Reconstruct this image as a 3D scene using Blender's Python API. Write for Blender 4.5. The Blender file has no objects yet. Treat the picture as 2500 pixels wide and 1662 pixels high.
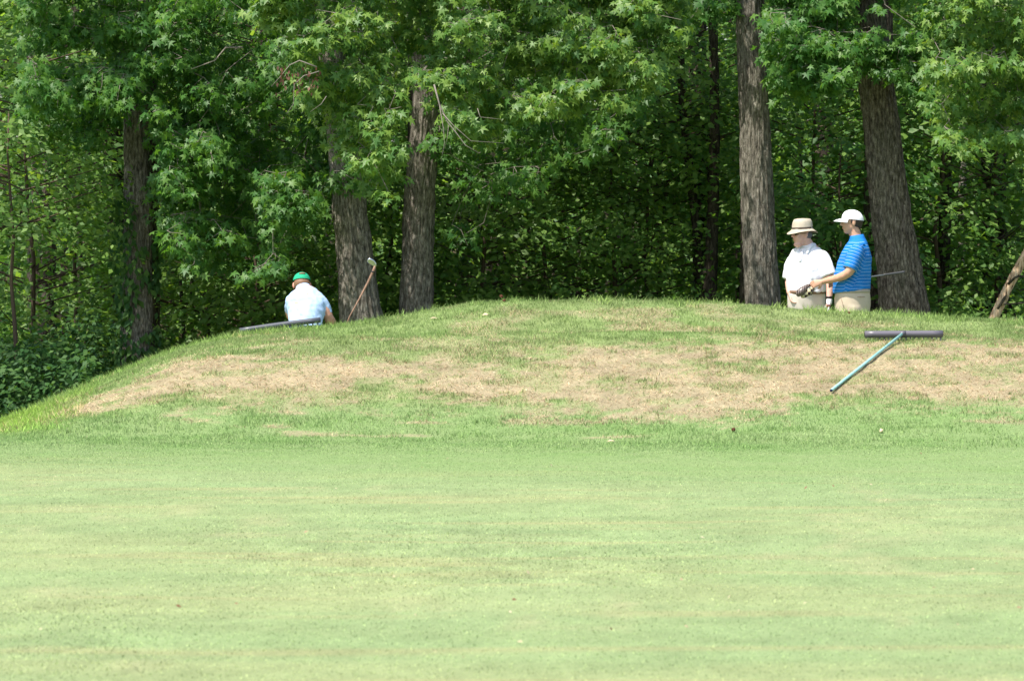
import bpy, math, random
import numpy as np
from mathutils import Vector, Matrix

random.seed(7)
rng = np.random.default_rng(11)
scene = bpy.context.scene
COL = scene.collection

# ------------------------------------------------------------------ camera, light, exposure
F = 11250.0            # focal length in photo pixels (photo 2500 px wide)
CAM_Z = 1.7
PITCH = math.atan(274.0 / F)
cam_data = bpy.data.cameras.new('camera')
cam_data.sensor_width = 36.0
cam_data.lens = 36.0 * F / 2500.0
cam_data.clip_start = 0.5
cam_data.clip_end = 1500.0
cam_data.dof.use_dof = True
cam_data.dof.focus_distance = 43.0
cam_data.dof.aperture_fstop = 9.0
cam = bpy.data.objects.new('camera', cam_data)
cam.location = (0, 0, CAM_Z)
cam.rotation_euler = (math.pi / 2 - PITCH, 0, 0)
COL.objects.link(cam)
scene.camera = cam

SUN_DIR = Vector((-0.36, -0.30, 0.88)).normalized()      # towards the sun
sun_el = math.asin(SUN_DIR.z)
sun_az = math.atan2(SUN_DIR.x, SUN_DIR.y)
world = bpy.data.worlds.new('World')
scene.world = world
world.use_nodes = True
wn = world.node_tree
bgn = wn.nodes['Background']
sky = wn.nodes.new('ShaderNodeTexSky')
sky.sky_type = 'NISHITA'
sky.sun_disc = False
sky.sun_elevation = sun_el
sky.sun_rotation = sun_az
sky.air_density = 1.0
sky.dust_density = 2.0
wn.links.new(sky.outputs[0], bgn.inputs[0])
bgn.inputs[1].default_value = 0.15
sd = bpy.data.lights.new('sun', 'SUN')
sd.energy = 4.4
sd.angle = math.radians(0.53)
sd.color = (1.0, 0.95, 0.87)
sun = bpy.data.objects.new('sun', sd)
sun.rotation_euler = SUN_DIR.to_track_quat('Z', 'Y').to_euler()
sun.location = (0, 0, 40)
COL.objects.link(sun)
scene.view_settings.view_transform = 'Standard'
scene.view_settings.look = 'None'
scene.view_settings.gamma = 1.0
scene.view_settings.exposure = 0.8
scene.view_settings.use_curve_mapping = False
scene.cycles.max_bounces = 12
scene.cycles.diffuse_bounces = 8
scene.cycles.transmission_bounces = 8
scene.cycles.use_denoising = True
try:
    scene.cycles.denoiser = 'OPENIMAGEDENOISE'
except Exception:
    pass

# ------------------------------------------------------------------ helpers
DS = 2500.0 / 2359.0     # notes taken on a 2359 px wide view of the photo
CP, SP = math.cos(PITCH), math.sin(PITCH)

def at(dx, dy, Y):
    """World point seen at (dx, dy) of the 2359 px view, at distance Y."""
    u = (dx * DS - 1250.0) / F
    v = (831.0 - dy * DS) / F
    fy = CP + v * SP
    fz = -SP + v * CP
    return Vector((u / fy * Y, Y, CAM_Z + fz / fy * Y))

def atv(dx, dy, Y):
    u = (dx * DS - 1250.0) / F
    v = (831.0 - dy * DS) / F
    fy = CP + v * SP
    fz = -SP + v * CP
    return np.stack([u / fy * Y, Y, CAM_Z + fz / fy * Y], 1)

def to_view(P):
    x, y, z = P[:, 0], P[:, 1], P[:, 2] - CAM_Z
    d = y * CP - z * SP
    up = y * SP + z * CP
    return (x / d * F + 1250) / DS, (831 - up / d * F) / DS

def hash2(ix, iy, s):
    h = (ix.astype(np.int64) * 374761393 + iy.astype(np.int64) * 668265263 + s * 2147483647 // 7) & 0xffffffff
    h = ((h ^ (h >> 13)) * 1274126177) & 0xffffffff
    return ((h ^ (h >> 16)) & 0xffff) / 65535.0

def vnoise(x, y, s=0):
    ix, iy = np.floor(x), np.floor(y)
    fx, fy = x - ix, y - iy
    fx = fx * fx * (3 - 2 * fx); fy = fy * fy * (3 - 2 * fy)
    a = hash2(ix, iy, s); b = hash2(ix + 1, iy, s); c = hash2(ix, iy + 1, s); d = hash2(ix + 1, iy + 1, s)
    return (a * (1 - fx) + b * fx) * (1 - fy) + (c * (1 - fx) + d * fx) * fy

def fbm(x, y, s=0, o=4):
    t = 0; a = 0.5; n = 0
    for k in range(o):
        t = t + a * vnoise(x * 2 ** k + 13.7 * k, y * 2 ** k - 7.3 * k, s + k)
        n += a; a *= 0.5
    return t / n

def sstep(a, b, x):
    t = np.clip((x - a) / (b - a), 0, 1)
    return t * t * (3 - 2 * t)

def tag(o, label=None, cat=None, group=None, kind=None):
    if label: o['label'] = label
    if cat: o['category'] = cat
    if group: o['group'] = group
    if kind: o['kind'] = kind
    return o

def empty(name, loc, rz=0.0):
    o = bpy.data.objects.new(name, None)
    o.location = loc; o.rotation_euler = (0, 0, rz); o.empty_display_size = 0.2
    COL.objects.link(o)
    return o

def link(name, me, mat=None, parent=None, world_coords=True):
    """Link a mesh whose vertices are in world coordinates, as a child of parent."""
    if mat is not None and len(me.materials) == 0: me.materials.append(mat)
    o = bpy.data.objects.new(name, me)
    COL.objects.link(o)
    if parent is not None:
        o.parent = parent
        if world_coords:
            M = parent.matrix_basis.inverted()
            if parent.parent: M = parent.matrix_basis.inverted() @ parent.parent.matrix_basis.inverted()
            if not me.get('local'):
                me.transform(M); me['local'] = 1
    return o

def mesh_np(name, V, faces, smooth=False):
    """V (n,3); faces: (m,k) int array of equal sized polygons."""
    me = bpy.data.meshes.new(name)
    V = np.asarray(V, dtype=np.float32); faces = np.asarray(faces, dtype=np.int32)
    m, k = faces.shape
    me.vertices.add(len(V)); me.vertices.foreach_set('co', V.ravel())
    me.loops.add(m * k); me.loops.foreach_set('vertex_index', faces.ravel())
    me.polygons.add(m)
    me.polygons.foreach_set('loop_start', np.arange(0, m * k, k, dtype=np.int32))
    me.polygons.foreach_set('loop_total', np.full(m, k, dtype=np.int32))
    if smooth: me.polygons.foreach_set('use_smooth', np.ones(m, dtype=bool))
    me.update(calc_edges=True)
    return me

def vcol(me, name, C):
    a = me.color_attributes.new(name, 'FLOAT_COLOR', 'POINT')
    C4 = np.ones((len(C), 4), dtype=np.float32); C4[:, :3] = C
    a.data.foreach_set('color', C4.ravel())

class MB:
    """Collects tubes, lofts, boxes and ellipsoids into one mesh (quads and tris as lists)."""
    def __init__(s): s.v = []; s.f = []
    def add(s, V, Fs):
        n = len(s.v); s.v.extend([tuple(p) for p in V]); s.f.extend([tuple(i + n for i in f) for f in Fs])
    def loft(s, secs, side=(1, 0, 0), n=24, power=2.0):
        """secs: list of (center, half along side, half along the other axis) closed with domed caps."""
        side = Vector(side).normalized(); C = [Vector(c[0]) for c in secs]
        rings = []
        for i, (c, a, b) in enumerate(secs):
            d = (C[min(i + 1, len(C) - 1)] - C[max(i - 1, 0)]).normalized()
            sv = (side - d * side.dot(d)).normalized(); tv = d.cross(sv)
            r = []
            for k in range(n):
                t = 2 * math.pi * k / n
                ct, st = math.cos(t), math.sin(t)
                ct = math.copysign(abs(ct) ** (2 / power), ct); st = math.copysign(abs(st) ** (2 / power), st)
                r.append(C[i] + sv * a * ct + tv * b * st)
            rings.append(r)
        V = [p for r in rings for p in r]; Fs = []
        m = len(rings)
        for i in range(m - 1):
            for k in range(n):
                k2 = (k + 1) % n
                Fs.append((i * n + k, i * n + k2, (i + 1) * n + k2, (i + 1) * n + k))
        V.append(C[0]); V.append(C[-1]); a0 = m * n; a1 = a0 + 1
        for k in range(n):
            k2 = (k + 1) % n
            Fs.append((a0, k2, k)); Fs.append((a1, (m - 1) * n + k, (m - 1) * n + k2))
        s.add(V, Fs)
    def tube(s, pts, rads, n=8):
        P = [Vector(p) for p in pts]
        if not hasattr(rads, '__len__'): rads = [rads] * len(P)
        d = (P[-1] - P[0]).normalized()
        side = Vector((0, 0, 1)) if abs(d.z) < 0.8 else Vector((1, 0, 0))
        s.loft([(p, r, r) for p, r in zip(P, rads)], side, n)
    def ell(s, c, r, axes=None, nu=16, nv=10):
        c = Vector(c); V = []; Fs = []
        if not hasattr(r, '__len__'): r = (r, r, r)
        A = axes or (Vector((1, 0, 0)), Vector((0, 1, 0)), Vector((0, 0, 1)))
        for j in range(1, nv):
            ph = math.pi * j / nv
            for i in range(nu):
                th = 2 * math.pi * i / nu
                V.append(c + A[0] * (r[0] * math.sin(ph) * math.cos(th)) + A[1] * (r[1] * math.sin(ph) * math.sin(th)) + A[2] * (r[2] * math.cos(ph)))
        V.append(c + A[2] * r[2]); V.append(c - A[2] * r[2]); t = (nv - 1) * nu
        for j in range(nv - 2):
            for i in range(nu):
                i2 = (i + 1) % nu
                Fs.append((j * nu + i, (j + 1) * nu + i, (j + 1) * nu + i2, j * nu + i2))
        for i in range(nu):
            i2 = (i + 1) % nu
            Fs.append((t, i, i2)); Fs.append((t + 1, (nv - 2) * nu + i2, (nv - 2) * nu + i))
        s.add(V, Fs)
    def mesh(s, name, smooth=True):
        me = bpy.data.meshes.new(name); me.from_pydata(s.v, [], s.f); me.update()
        if smooth: me.polygons.foreach_set('use_smooth', np.ones(len(me.polygons), dtype=bool))
        return me

def baked(me, voxel=None, smooth=0, decimate=None, sub=0):
    """Remesh into one continuous skin and bake the result."""
    o = bpy.data.objects.new('tmp', me); COL.objects.link(o)
    if voxel:
        m = o.modifiers.new('r', 'REMESH'); m.mode = 'VOXEL'; m.voxel_size = voxel; m.use_smooth_shade = True
    if smooth:
        m = o.modifiers.new('s', 'SMOOTH'); m.factor = 0.5; m.iterations = smooth
    if decimate:
        m = o.modifiers.new('d', 'DECIMATE'); m.ratio = decimate
    dg = bpy.context.evaluated_depsgraph_get()
    r = bpy.data.meshes.new_from_object(o.evaluated_get(dg))
    bpy.data.objects.remove(o)
    r.polygons.foreach_set('use_smooth', np.ones(len(r.polygons), dtype=bool))
    return r

# ------------------------------------------------------------------ materials
def mat(name, color=(0.5, 0.5, 0.5), rough=0.8, spec=0.3, metal=0.0):
    m = bpy.data.materials.new(name); m.use_nodes = True
    nt = m.node_tree; b = nt.nodes['Principled BSDF']
    b.inputs['Base Color'].default_value = (*color, 1); b.inputs['Roughness'].default_value = rough
    b.inputs['Specular IOR Level'].default_value = spec; b.inputs['Metallic'].default_value = metal
    return m, nt, b

def noise_node(nt, scale, detail=4, vec=None, rough=0.6):
    n = nt.nodes.new('ShaderNodeTexNoise'); n.inputs['Scale'].default_value = scale
    n.inputs['Detail'].default_value = detail; n.inputs['Roughness'].default_value = rough
    if vec is not None: nt.links.new(vec, n.inputs['Vector'])
    return n

def ramp(nt, fac, stops):
    r = nt.nodes.new('ShaderNodeValToRGB'); e = r.color_ramp.elements
    while len(e) < len(stops): e.new(0.5)
    for i, (p, c) in enumerate(stops):
        e[i].position = p; e[i].color = (*c, 1)
    nt.links.new(fac, r.inputs[0])
    return r

def mix(nt, a, b, fac, mode='MIX'):
    n = nt.nodes.new('ShaderNodeMix'); n.data_type = 'RGBA'; n.blend_type = mode
    for s, i in ((a, 6), (b, 7), (fac, 0)):
        if isinstance(s, (int, float)): n.inputs[i].default_value = s
        elif isinstance(s, tuple): n.inputs[i].default_value = (*s, 1)
        else: nt.links.new(s, n.inputs[i])
    return n.outputs[2]

def bump(nt, b, height, dist, strength=1.0):
    n = nt.nodes.new('ShaderNodeBump'); n.inputs['Distance'].default_value = dist; n.inputs['Strength'].default_value = strength
    nt.links.new(height, n.inputs['Height']); nt.links.new(n.outputs[0], b.inputs['Normal'])

def mapped(nt, sc, coord='Object'):
    tc = nt.nodes.new('ShaderNodeTexCoord'); mp = nt.nodes.new('ShaderNodeMapping')
    mp.inputs['Scale'].default_value = sc; nt.links.new(tc.outputs[coord], mp.inputs[0])
    return mp.outputs[0]

def leaf_mat(name, c0, c1, c2, transl=0.45, rough=0.48, spec=0.42, tcol=(1.35, 1.25, 0.5)):
    """Leaf surface: colour differs from leaf to leaf, light shines through the blade."""
    m, nt, b = mat(name, c1, rough, spec)
    g = nt.nodes.new('ShaderNodeNewGeometry'); oi = nt.nodes.new('ShaderNodeObjectInfo')
    ad = nt.nodes.new('ShaderNodeMath'); ad.operation = 'ADD'
    nt.links.new(g.outputs['Random Per Island'], ad.inputs[0]); nt.links.new(oi.outputs['Random'], ad.inputs[1])
    fr = nt.nodes.new('ShaderNodeMath'); fr.operation = 'FRACT'; nt.links.new(ad.outputs[0], fr.inputs[0])
    r = ramp(nt, fr.outputs[0], [(0.0, c0), (0.5, c1), (0.92, c2), (1.0, c2)])
    nt.links.new(r.outputs[0], b.inputs['Base Color'])
    t = nt.nodes.new('ShaderNodeBsdfTranslucent')
    tc = mix(nt, r.outputs[0], (*tcol,), 1.0, 'MULTIPLY')
    nt.links.new(tc, t.inputs[0])
    ms = nt.nodes.new('ShaderNodeMixShader'); ms.inputs[0].default_value = transl
    nt.links.new(b.outputs[0], ms.inputs[1]); nt.links.new(t.outputs[0], ms.inputs[2])
    nt.links.new(ms.outputs[0], nt.nodes['Material Output'].inputs[0])
    return m

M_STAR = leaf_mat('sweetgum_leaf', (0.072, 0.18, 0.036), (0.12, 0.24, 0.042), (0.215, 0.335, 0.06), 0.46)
M_STAR_DARK = leaf_mat('sweetgum_leaf_shaded', (0.055, 0.165, 0.033), (0.08, 0.205, 0.036), (0.135, 0.275, 0.045), 0.52)  # darker copy of the sweetgum leaf, shade put into its colour
M_OVAL = leaf_mat('beech_leaf', (0.08, 0.20, 0.038), (0.13, 0.27, 0.048), (0.24, 0.39, 0.08), 0.58)
M_LIME = leaf_mat('lime_leaf', (0.08, 0.18, 0.03), (0.13, 0.25, 0.04), (0.2, 0.33, 0.07), 0.5)
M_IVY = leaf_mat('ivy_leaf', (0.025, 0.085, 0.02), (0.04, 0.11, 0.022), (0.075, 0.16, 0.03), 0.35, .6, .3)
M_DEAD = leaf_mat('dead_leaf', (0.10, 0.045, 0.03), (0.16, 0.075, 0.05), (0.24, 0.14, 0.10), 0.25, 0.7, 0.2, (1.1, 0.9, 0.8))

def bark(name, dark, mid, light, lichen=(0.16, 0.19, 0.12)):
    m, nt, b = mat(name, mid, 0.95, 0.1)
    v = mapped(nt, (1, 1, 0.30))
    vo = nt.nodes.new('ShaderNodeTexVoronoi'); vo.feature = 'DISTANCE_TO_EDGE'; vo.inputs['Scale'].default_value = 30
    wv = noise_node(nt, 9, 2, mapped(nt, (1, 1, .5)))
    va2 = mapped(nt, (1, 1, 0.16)); vm = nt.nodes.new('ShaderNodeVectorMath'); vm.operation = 'MULTIPLY_ADD'; vm.inputs[1].default_value = (.06, .06, .03)
    nt.links.new(wv.outputs[1], vm.inputs[0]); nt.links.new(va2, vm.inputs[2]); nt.links.new(vm.outputs[0], vo.inputs['Vector'])
    rv = ramp(nt, vo.outputs['Distance'], [(.02, (.72, .70, .68)), (.12, (1.08, 1.06, 1.04))])
    n1 = noise_node(nt, 42, 5, v); n2 = noise_node(nt, 4, 3, mapped(nt, (1, 1, 0.4)))
    n3 = noise_node(nt, 120, 3, mapped(nt, (1, 1, 0.5)))
    r = ramp(nt, n1.outputs[0], [(0.34, dark), (0.5, mid), (0.68, light)])
    r2 = ramp(nt, n2.outputs[0], [(0.45, (0, 0, 0)), (0.7, (1, 1, 1))])
    r3 = ramp(nt, n3.outputs[0], [(0.35, (0.72, 0.72, 0.72)), (0.65, (1.2, 1.2, 1.2))])
    c = mix(nt, r.outputs[0], lichen, 0.35); 
    mm = nt.nodes.new('ShaderNodeMath'); mm.operation = 'MULTIPLY'; mm.inputs[1].default_value = 0.5
    nt.links.new(r2.outputs[0], mm.inputs[0])
    c = mix(nt, r.outputs[0], c, mm.outputs[0]); c = mix(nt, c, r3.outputs[0], 1.0, 'MULTIPLY'); c = mix(nt, c, rv.outputs[0], 1.0, 'MULTIPLY')
    nt.links.new(c, b.inputs['Base Color'])
    a = nt.nodes.new('ShaderNodeMath'); a.operation = 'ADD'
    nt.links.new(rv.outputs[0], a.inputs[0]); nt.links.new(n3.outputs[0], a.inputs[1])
    bump(nt, b, a.outputs[0], 0.012, 0.7)
    return m
M_BARK_GREY = bark('grey_furrowed_bark', (0.06, 0.053, 0.044), (0.17, 0.152, 0.128), (0.30, 0.275, 0.24))
M_BARK_BROWN = bark('brown_furrowed_bark', (0.042, 0.035, 0.028), (0.125, 0.104, 0.085), (0.27, 0.235, 0.195))
M_BARK_DARK = bark('dark_bark', (0.02, 0.016, 0.012), (0.06, 0.048, 0.038), (0.12, 0.10, 0.08))
M_TWIG = mat('grey_twig', (0.22, 0.19, 0.16), 0.9, 0.15)[0]
M_TWIG_BROWN = mat('brown_twig', (0.09, 0.065, 0.045), 0.9, 0.15)[0]

def grass_mat(name, transl):
    m, nt, b = mat(name, (0.2, 0.3, 0.1), 0.7, 0.2)
    at_ = nt.nodes.new('ShaderNodeVertexColor'); at_.layer_name = 'Col'
    g = nt.nodes.new('ShaderNodeNewGeometry')
    r = ramp(nt, g.outputs['Random Per Island'], [(0, (0.80, 0.84, 0.8)), (0.8, (1.12, 1.1, 1.0)), (1, (1.35, 1.28, 1.2))])
    c = mix(nt, at_.outputs[0], r.outputs[0], 1.0, 'MULTIPLY')
    nt.links.new(c, b.inputs['Base Color'])
    t = nt.nodes.new('ShaderNodeBsdfTranslucent'); nt.links.new(c, t.inputs[0])
    ms = nt.nodes.new('ShaderNodeMixShader'); ms.inputs[0].default_value = transl
    nt.links.new(b.outputs[0], ms.inputs[1]); nt.links.new(t.outputs[0], ms.inputs[2])
    nt.links.new(ms.outputs[0], nt.nodes['Material Output'].inputs[0])
    return m
M_GRASS = grass_mat('grass_blade', 0.4)

M_GROUND, nt, b = mat('turf_ground', (0.2, 0.3, 0.1), 0.95, 0.05)
va = nt.nodes.new('ShaderNodeVertexColor'); va.layer_name = 'Col'
n1 = noise_node(nt, 160, 4, mapped(nt, (1, 1, 1))); n2 = noise_node(nt, 22, 4, mapped(nt, (1, 1, 1)))
r1 = ramp(nt, n1.outputs[0], [(0.3, (0.72, 0.75, 0.7)), (0.7, (1.25, 1.2, 1.2))])
r2 = ramp(nt, n2.outputs[0], [(0.3, (0.85, 0.88, 0.85)), (0.7, (1.12, 1.1, 1.1))])
c = mix(nt, va.outputs[0], r1.outputs[0], 1.0, 'MULTIPLY'); c = mix(nt, c, r2.outputs[0], 1.0, 'MULTIPLY')
nt.links.new(c, b.inputs['Base Color']); bump(nt, b, n1.outputs[0], 0.01, 0.7)

# ------------------------------------------------------------------ the lie of the land
CREST_Y, RIDGE_Y, FOOT_Y = 43.0, 40.5, 37.4
_sil = [(-900, 1130), (-400, 1075), (0, 1033), (106, 980), (212, 938), (318, 895), (424, 848), (530, 818), (593, 809), (742, 791), (911, 777),
        (1007, 758), (1113, 736), (1219, 727), (1335, 724), (1590, 727), (1802, 733), (1961, 747), (2119, 758), (2225, 763),
        (2384, 771), (2500, 777), (2900, 800), (3600, 900), (4600, 1010)]
_sx, _sz = [], []
for px, py in _sil:
    p = at(px / DS, py / DS, CREST_Y); _sx.append(p.x); _sz.append(p.z)
_sx, _sz = np.array(_sx), np.array(_sz)
def crest_z(x):
    d = 0.12
    return (np.interp(x - 2 * d, _sx, _sz) + np.interp(x - d, _sx, _sz) * 2 + np.interp(x, _sx, _sz) * 2 + np.interp(x + d, _sx, _sz) * 2 + np.interp(x + 2 * d, _sx, _sz)) / 8

def H(x, y):
    x = np.asarray(x, dtype=float); y = np.asarray(y, dtype=float)
    zc = crest_z(x) - 0.035
    zc = zc + (np.abs(x) > 20) * 0
    base = 0.0 + 0.05 * (fbm(x * 0.3, y * 0.3, 5, 2) - 0.5)
    yr = RIDGE_Y + 0.25 * np.sin(x * 0.7 + 1.0)
    zr = np.minimum(0.78 - 0.02 * np.abs(x - 1.0), zc * 0.93)
    yf = FOOT_Y - 1.0 + 0.7 * (fbm(x * 0.35, x * 0, 9, 2) - 0.5) - 0.05 * x
    t1 = np.clip((y - yf) / (yr - yf), 0, 1)
    up = t1 * t1 * (3 - 2 * t1) * 0.62 + t1 ** 1.6 * 0.38
    z = base * (1 - up) + zr * up
    t2 = np.clip((y - yr) / (CREST_Y - yr), 0, 1)
    z = z + (zc - zr) * sstep(0.15, 1.0, t2) - 0.05 * np.sin(np.pi * t2) * (x > -2)
    zb = 0.02 + np.minimum(0, (x + 0.5) * 0.11) 
    zb = np.maximum(zb, -0.75)
    t3 = np.clip((y - CREST_Y) / 2.3, 0, 1)
    s3 = t3 * t3 * (2.2 - 1.2 * t3)
    z = np.where(y > CREST_Y, zc * (1 - s3) + zb * s3, z)
    z = z + (0.03 * (fbm(x * 2.2, y * 2.2, 3, 3) - 0.5) + 0.022 * (fbm(x * 7, y * 7, 4, 3) - 0.5)) * sstep(FOOT_Y - 1, FOOT_Y + 1, y)
    far = sstep(50, 90, y)
    return z * (1 - far) + (-0.3) * far

def straw(x, y):
    """0 living turf .. 1 dead straw, on the mound."""
    t = (y - FOOT_Y) / (RIDGE_Y - FOOT_Y)
    xs = np.array([-5, -4.2, -3.4, -2.7, -2.0, -1.2, -0.4, 0.6, 1.6, 2.6, 3.4, 4.2, 6])
    lo = np.interp(x, xs, [.5, .30, .20, .22, .26, .30, .26, .18, .08, .14, .20, .14, .2])
    hi = np.interp(x, xs, [.5, .42, .66, .82, .72, .66, .84, .80, .86, .93, .80, .95, .9])
    n = fbm(x * 1.1 + 3, y * 1.6, 21, 4) - 0.5
    n2 = fbm(x * 4.5, y * 6, 31, 3) - 0.5
    band = np.minimum(np.minimum((t - lo) * 2.6, (hi - t) * 2.6), .40) + .12 + n * 1.0 + n2 * 1.0 + (fbm(x * 13, y * 15, 33, 2) - .5) * .8
    m = .86 * sstep(-0.15, 0.45, band)
    tufts = sstep(0.54, 0.64, fbm(x * 3.3 + 7, y * 4.5, 52, 3)) 
    m = m * (1 - 0.4 * tufts)
    m = np.maximum(m, 0.4 * sstep(.55, .72, fbm(x * 2.1, y * 2.6, 57, 4)) * (y > FOOT_Y + .4) * (y < 43))
    m = m * sstep(-4.4, -3.7, x)
    # thin spots on the shelf near the crest and at the foot
    sp = sstep(0.60, 0.72, fbm(x * 1.6 + 40, y * 2.4, 44, 3)) * sstep(RIDGE_Y - .4, RIDGE_Y + .6, y) * (y < 42.6) * (x > 0.2)
    sp2 = sstep(0.66, 0.76, fbm(x * 1.2 + 9, y * 3.0, 47, 3)) * ((y > 36.9) & (y <= FOOT_Y + 0.9)) * 0.6
    return np.clip(np.maximum(np.maximum(m, sp * 0.5), sp2), 0, 1)

def turf_color(x, y, pick=False):
    n = fbm(x * 0.8, y * 0.8, 61, 4); n2 = fbm(x * 3.1, y * 3.1, 66, 3)
    streak = fbm(x * 0.5 + y * 0.15, y * 1.1, 71, 5)
    def C(r, g, b_): return np.array([r, g, b_])
    a = lambda w: w[:, None]
    green = C(.305, .365, .178) * a(1 - streak) + C(.248, .34, .158) * a(streak)
    yel = sstep(0.52, 0.72, fbm(x * 0.35, y * 0.9, 77, 4))
    green = green * a(1 - yel * .35) + C(.35, .375, .185) * a(yel * .35)
    cool = sstep(0.54, 0.70, fbm(x * 0.5 + 5, y * 0.55, 83, 3))
    green = green * a(1 - cool * .3) + C(.26, .36, .175) * a(cool * .3)
    fine = sstep(.60, .78, fbm(x * 0.45 + y * .4, y * 5.5, 105, 3))
    green = green * a(1 - fine * .5) + C(.36, .34, .175) * a(fine * .5)
    green *= a(0.74 + 0.24 * n2 + .22 * fbm(x * 14, y * 5, 95, 2) + .12 * fbm(x * 1.5, y * 3.5, 96, 3))
    pale = sstep(0.62, 0.80, fbm(x * 2.2, y * 1.0 + 30, 88, 3)) * vnoise(x * 30, y * 12, 89)
    green = green * a(1 - pale * .5) + C(.44, .42, .24) * a(pale * .5)
    coarse = sstep(.50, .66, fbm(x * .35 + 2, y * .16 + 5, 107, 3)) * (y < 30)
    green *= a(1 + coarse * .22 * (vnoise(x * 9, y * 3.2, 108) - .45))
    mound = C(.19, .285, .095) * a(n) + C(.285, .335, .15) * a(1 - n)
    mound *= a(0.8 + 0.4 * n2)
    fringe = C(.20, .315, .11) * a(n2) + C(.27, .355, .16) * a(1 - n2)
    w_f = sstep(FOOT_Y - 8.5, FOOT_Y - 1.2, y + 5.0 * (fbm(x * .45, y * .25, 62, 4) - .5) + 0.3 * x) 
    w_m = sstep(FOOT_Y + 0.35, FOOT_Y + 1.1, y + 0.6 * (n - .5))
    c = green * a(1 - w_f) + fringe * a(w_f)
    c = c * a(1 - w_m) + mound * a(w_m)
    lime = sstep(-3.4, -4.3, x) * sstep(FOOT_Y - .6, FOOT_Y + .5, y) * (y < 40.5)
    c = c * a(1 - lime * .7) + C(.27, .37, .08) * a(lime * .7)
    s = straw(x, y)
    st = C(.485, .395, .27) * a(0.72 + .5 * fbm(x * 6, y * 6, 99, 3)) + C(.02, .0, .0) * a(n)
    if pick:
        u = rng.uniform(0, 1, len(x)); s = (rng.uniform(0, 1, len(x)) < s * 1.02).astype(float)
        st = st * a(.5 + .95 * u)
        br = rng.uniform(0, 1, len(x)) < .12
        st = np.where(br[:, None], st * [.55, .42, .36], st); c = c * a(.50 + 1.0 * u)
    else:
        st = st * .85
    c = c * a(1 - s) + st * a(s)
    # leaf litter on the floor of the wood
    w = sstep(46.2, 47.2, y)
    lit = C(.075, .052, .03) * a(0.6 + n2)
    return c * a(1 - w) + lit * a(w)

def axis(parts):
    out = []
    for a, b_, st in parts: out.append(np.arange(a, b_, st))
    return np.concatenate(out + [np.array([parts[-1][1]])])
gx = np.concatenate([-np.geomspace(420, 7.2, 26), np.arange(-7, 7, 0.06), np.geomspace(7, 420, 26)])
gy = np.concatenate([-np.geomspace(200, 8, 10), np.arange(-7, 12, 1.0), np.arange(12, 36, 0.16), np.arange(36, 46, 0.06), np.arange(46, 60, 0.4), np.geomspace(60, 900, 26)])
GX, GY = np.meshgrid(gx, gy)
gv = np.stack([GX.ravel(), GY.ravel(), H(GX.ravel(), GY.ravel())], 1)
nx_, ny_ = len(gx), len(gy)
ii = (np.arange(ny_ - 1)[:, None] * nx_ + np.arange(nx_ - 1)[None, :]).ravel()
ground_me = mesh_np('ground', gv, np.stack([ii, ii + 1, ii + nx_ + 1, ii + nx_], 1), True)
vcol(ground_me, 'Col', turf_color(gv[:, 0], gv[:, 1]) * 0.8)
ground = link('ground', ground_me, M_GROUND)
tag(ground, 'mown golf green rising into a grassy mound with the woodland floor beyond', kind='structure')

# ------------------------------------------------------------------ grass blades
def blades(name, x, y, hgt, wid, lean, label, mult=1.0, cmul=None):
    n = len(x); z = H(x, y) - 0.004
    a = rng.uniform(0, 2 * np.pi, n); ld = rng.uniform(0, 2 * np.pi, n)
    L = lean * rng.uniform(0.3, 1.0, n) * hgt
    dx, dy = np.cos(a) * wid / 2, np.sin(a) * wid / 2
    V = np.empty((n, 3, 3))
    V[:, 0] = np.stack([x - dx, y - dy, z], 1); V[:, 1] = np.stack([x + dx, y + dy, z], 1)
    V[:, 2] = np.stack([x + np.cos(ld) * L, y + np.sin(ld) * L, z + hgt * np.sqrt(np.clip(1 - (lean * 0.6) ** 2, .1, 1))], 1)
    me = mesh_np(name, V.reshape(-1, 3), np.arange(n * 3).reshape(-1, 3))
    c = turf_color(x, y, True) * mult
    if cmul is not None: c = c * cmul
    vcol(me, 'Col', np.repeat(c, 3, 0))
    o = link(name, me, M_GRASS)
    tag(o, label, kind='stuff')
    o['category'] = 'grass'
    return o

n = 720000
x = rng.uniform(-6.6, 6.6, n); y = 33.0 + (44.0 - 33.0) * rng.uniform(0, 1, n)
s = straw(x, y)
tuft = fbm(x * 7, y * 7, 91, 2)
hh = (0.014 + 0.024 * tuft) * (1 - 0.35 * s) * rng.uniform(0.6, 1.3, n) * (0.25 + 0.75 * sstep(32.5, 40.2, y + 4 * (fbm(x * .5, y * .3, 63, 3) - .5)))
pr = np.clip(1.15 - 0.3 * s, 0, 1) * sstep(31.0, 38.2, y + 6 * (fbm(x * .5, y * .3, 63, 3) - .5)) > rng.uniform(0, 1, n)
blades('mound_grass', x[pr], y[pr], hh[pr], (rng.uniform(0.004, 0.008, n))[pr], (0.7 + 0.9 * s)[pr], 'rough grass and dry straw covering the face and crest of the mound', 1.2)
n = 300000
y = 16.0 + (36.7 - 16.0) * rng.uniform(0, 1, n) ** 0.9
x = rng.uniform(-1, 1, n) * (0.111 * y + 1.2)
blades('green_turf', x, y, rng.uniform(0.006, 0.017, n) * (1 + .3 * sstep(.5, .66, fbm(x * .35 + 2, y * .16 + 5, 107, 3))), rng.uniform(0.005, 0.011, n), np.full(n, 1.2), 'closely mown pale turf of the putting green', 1.15)
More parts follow.
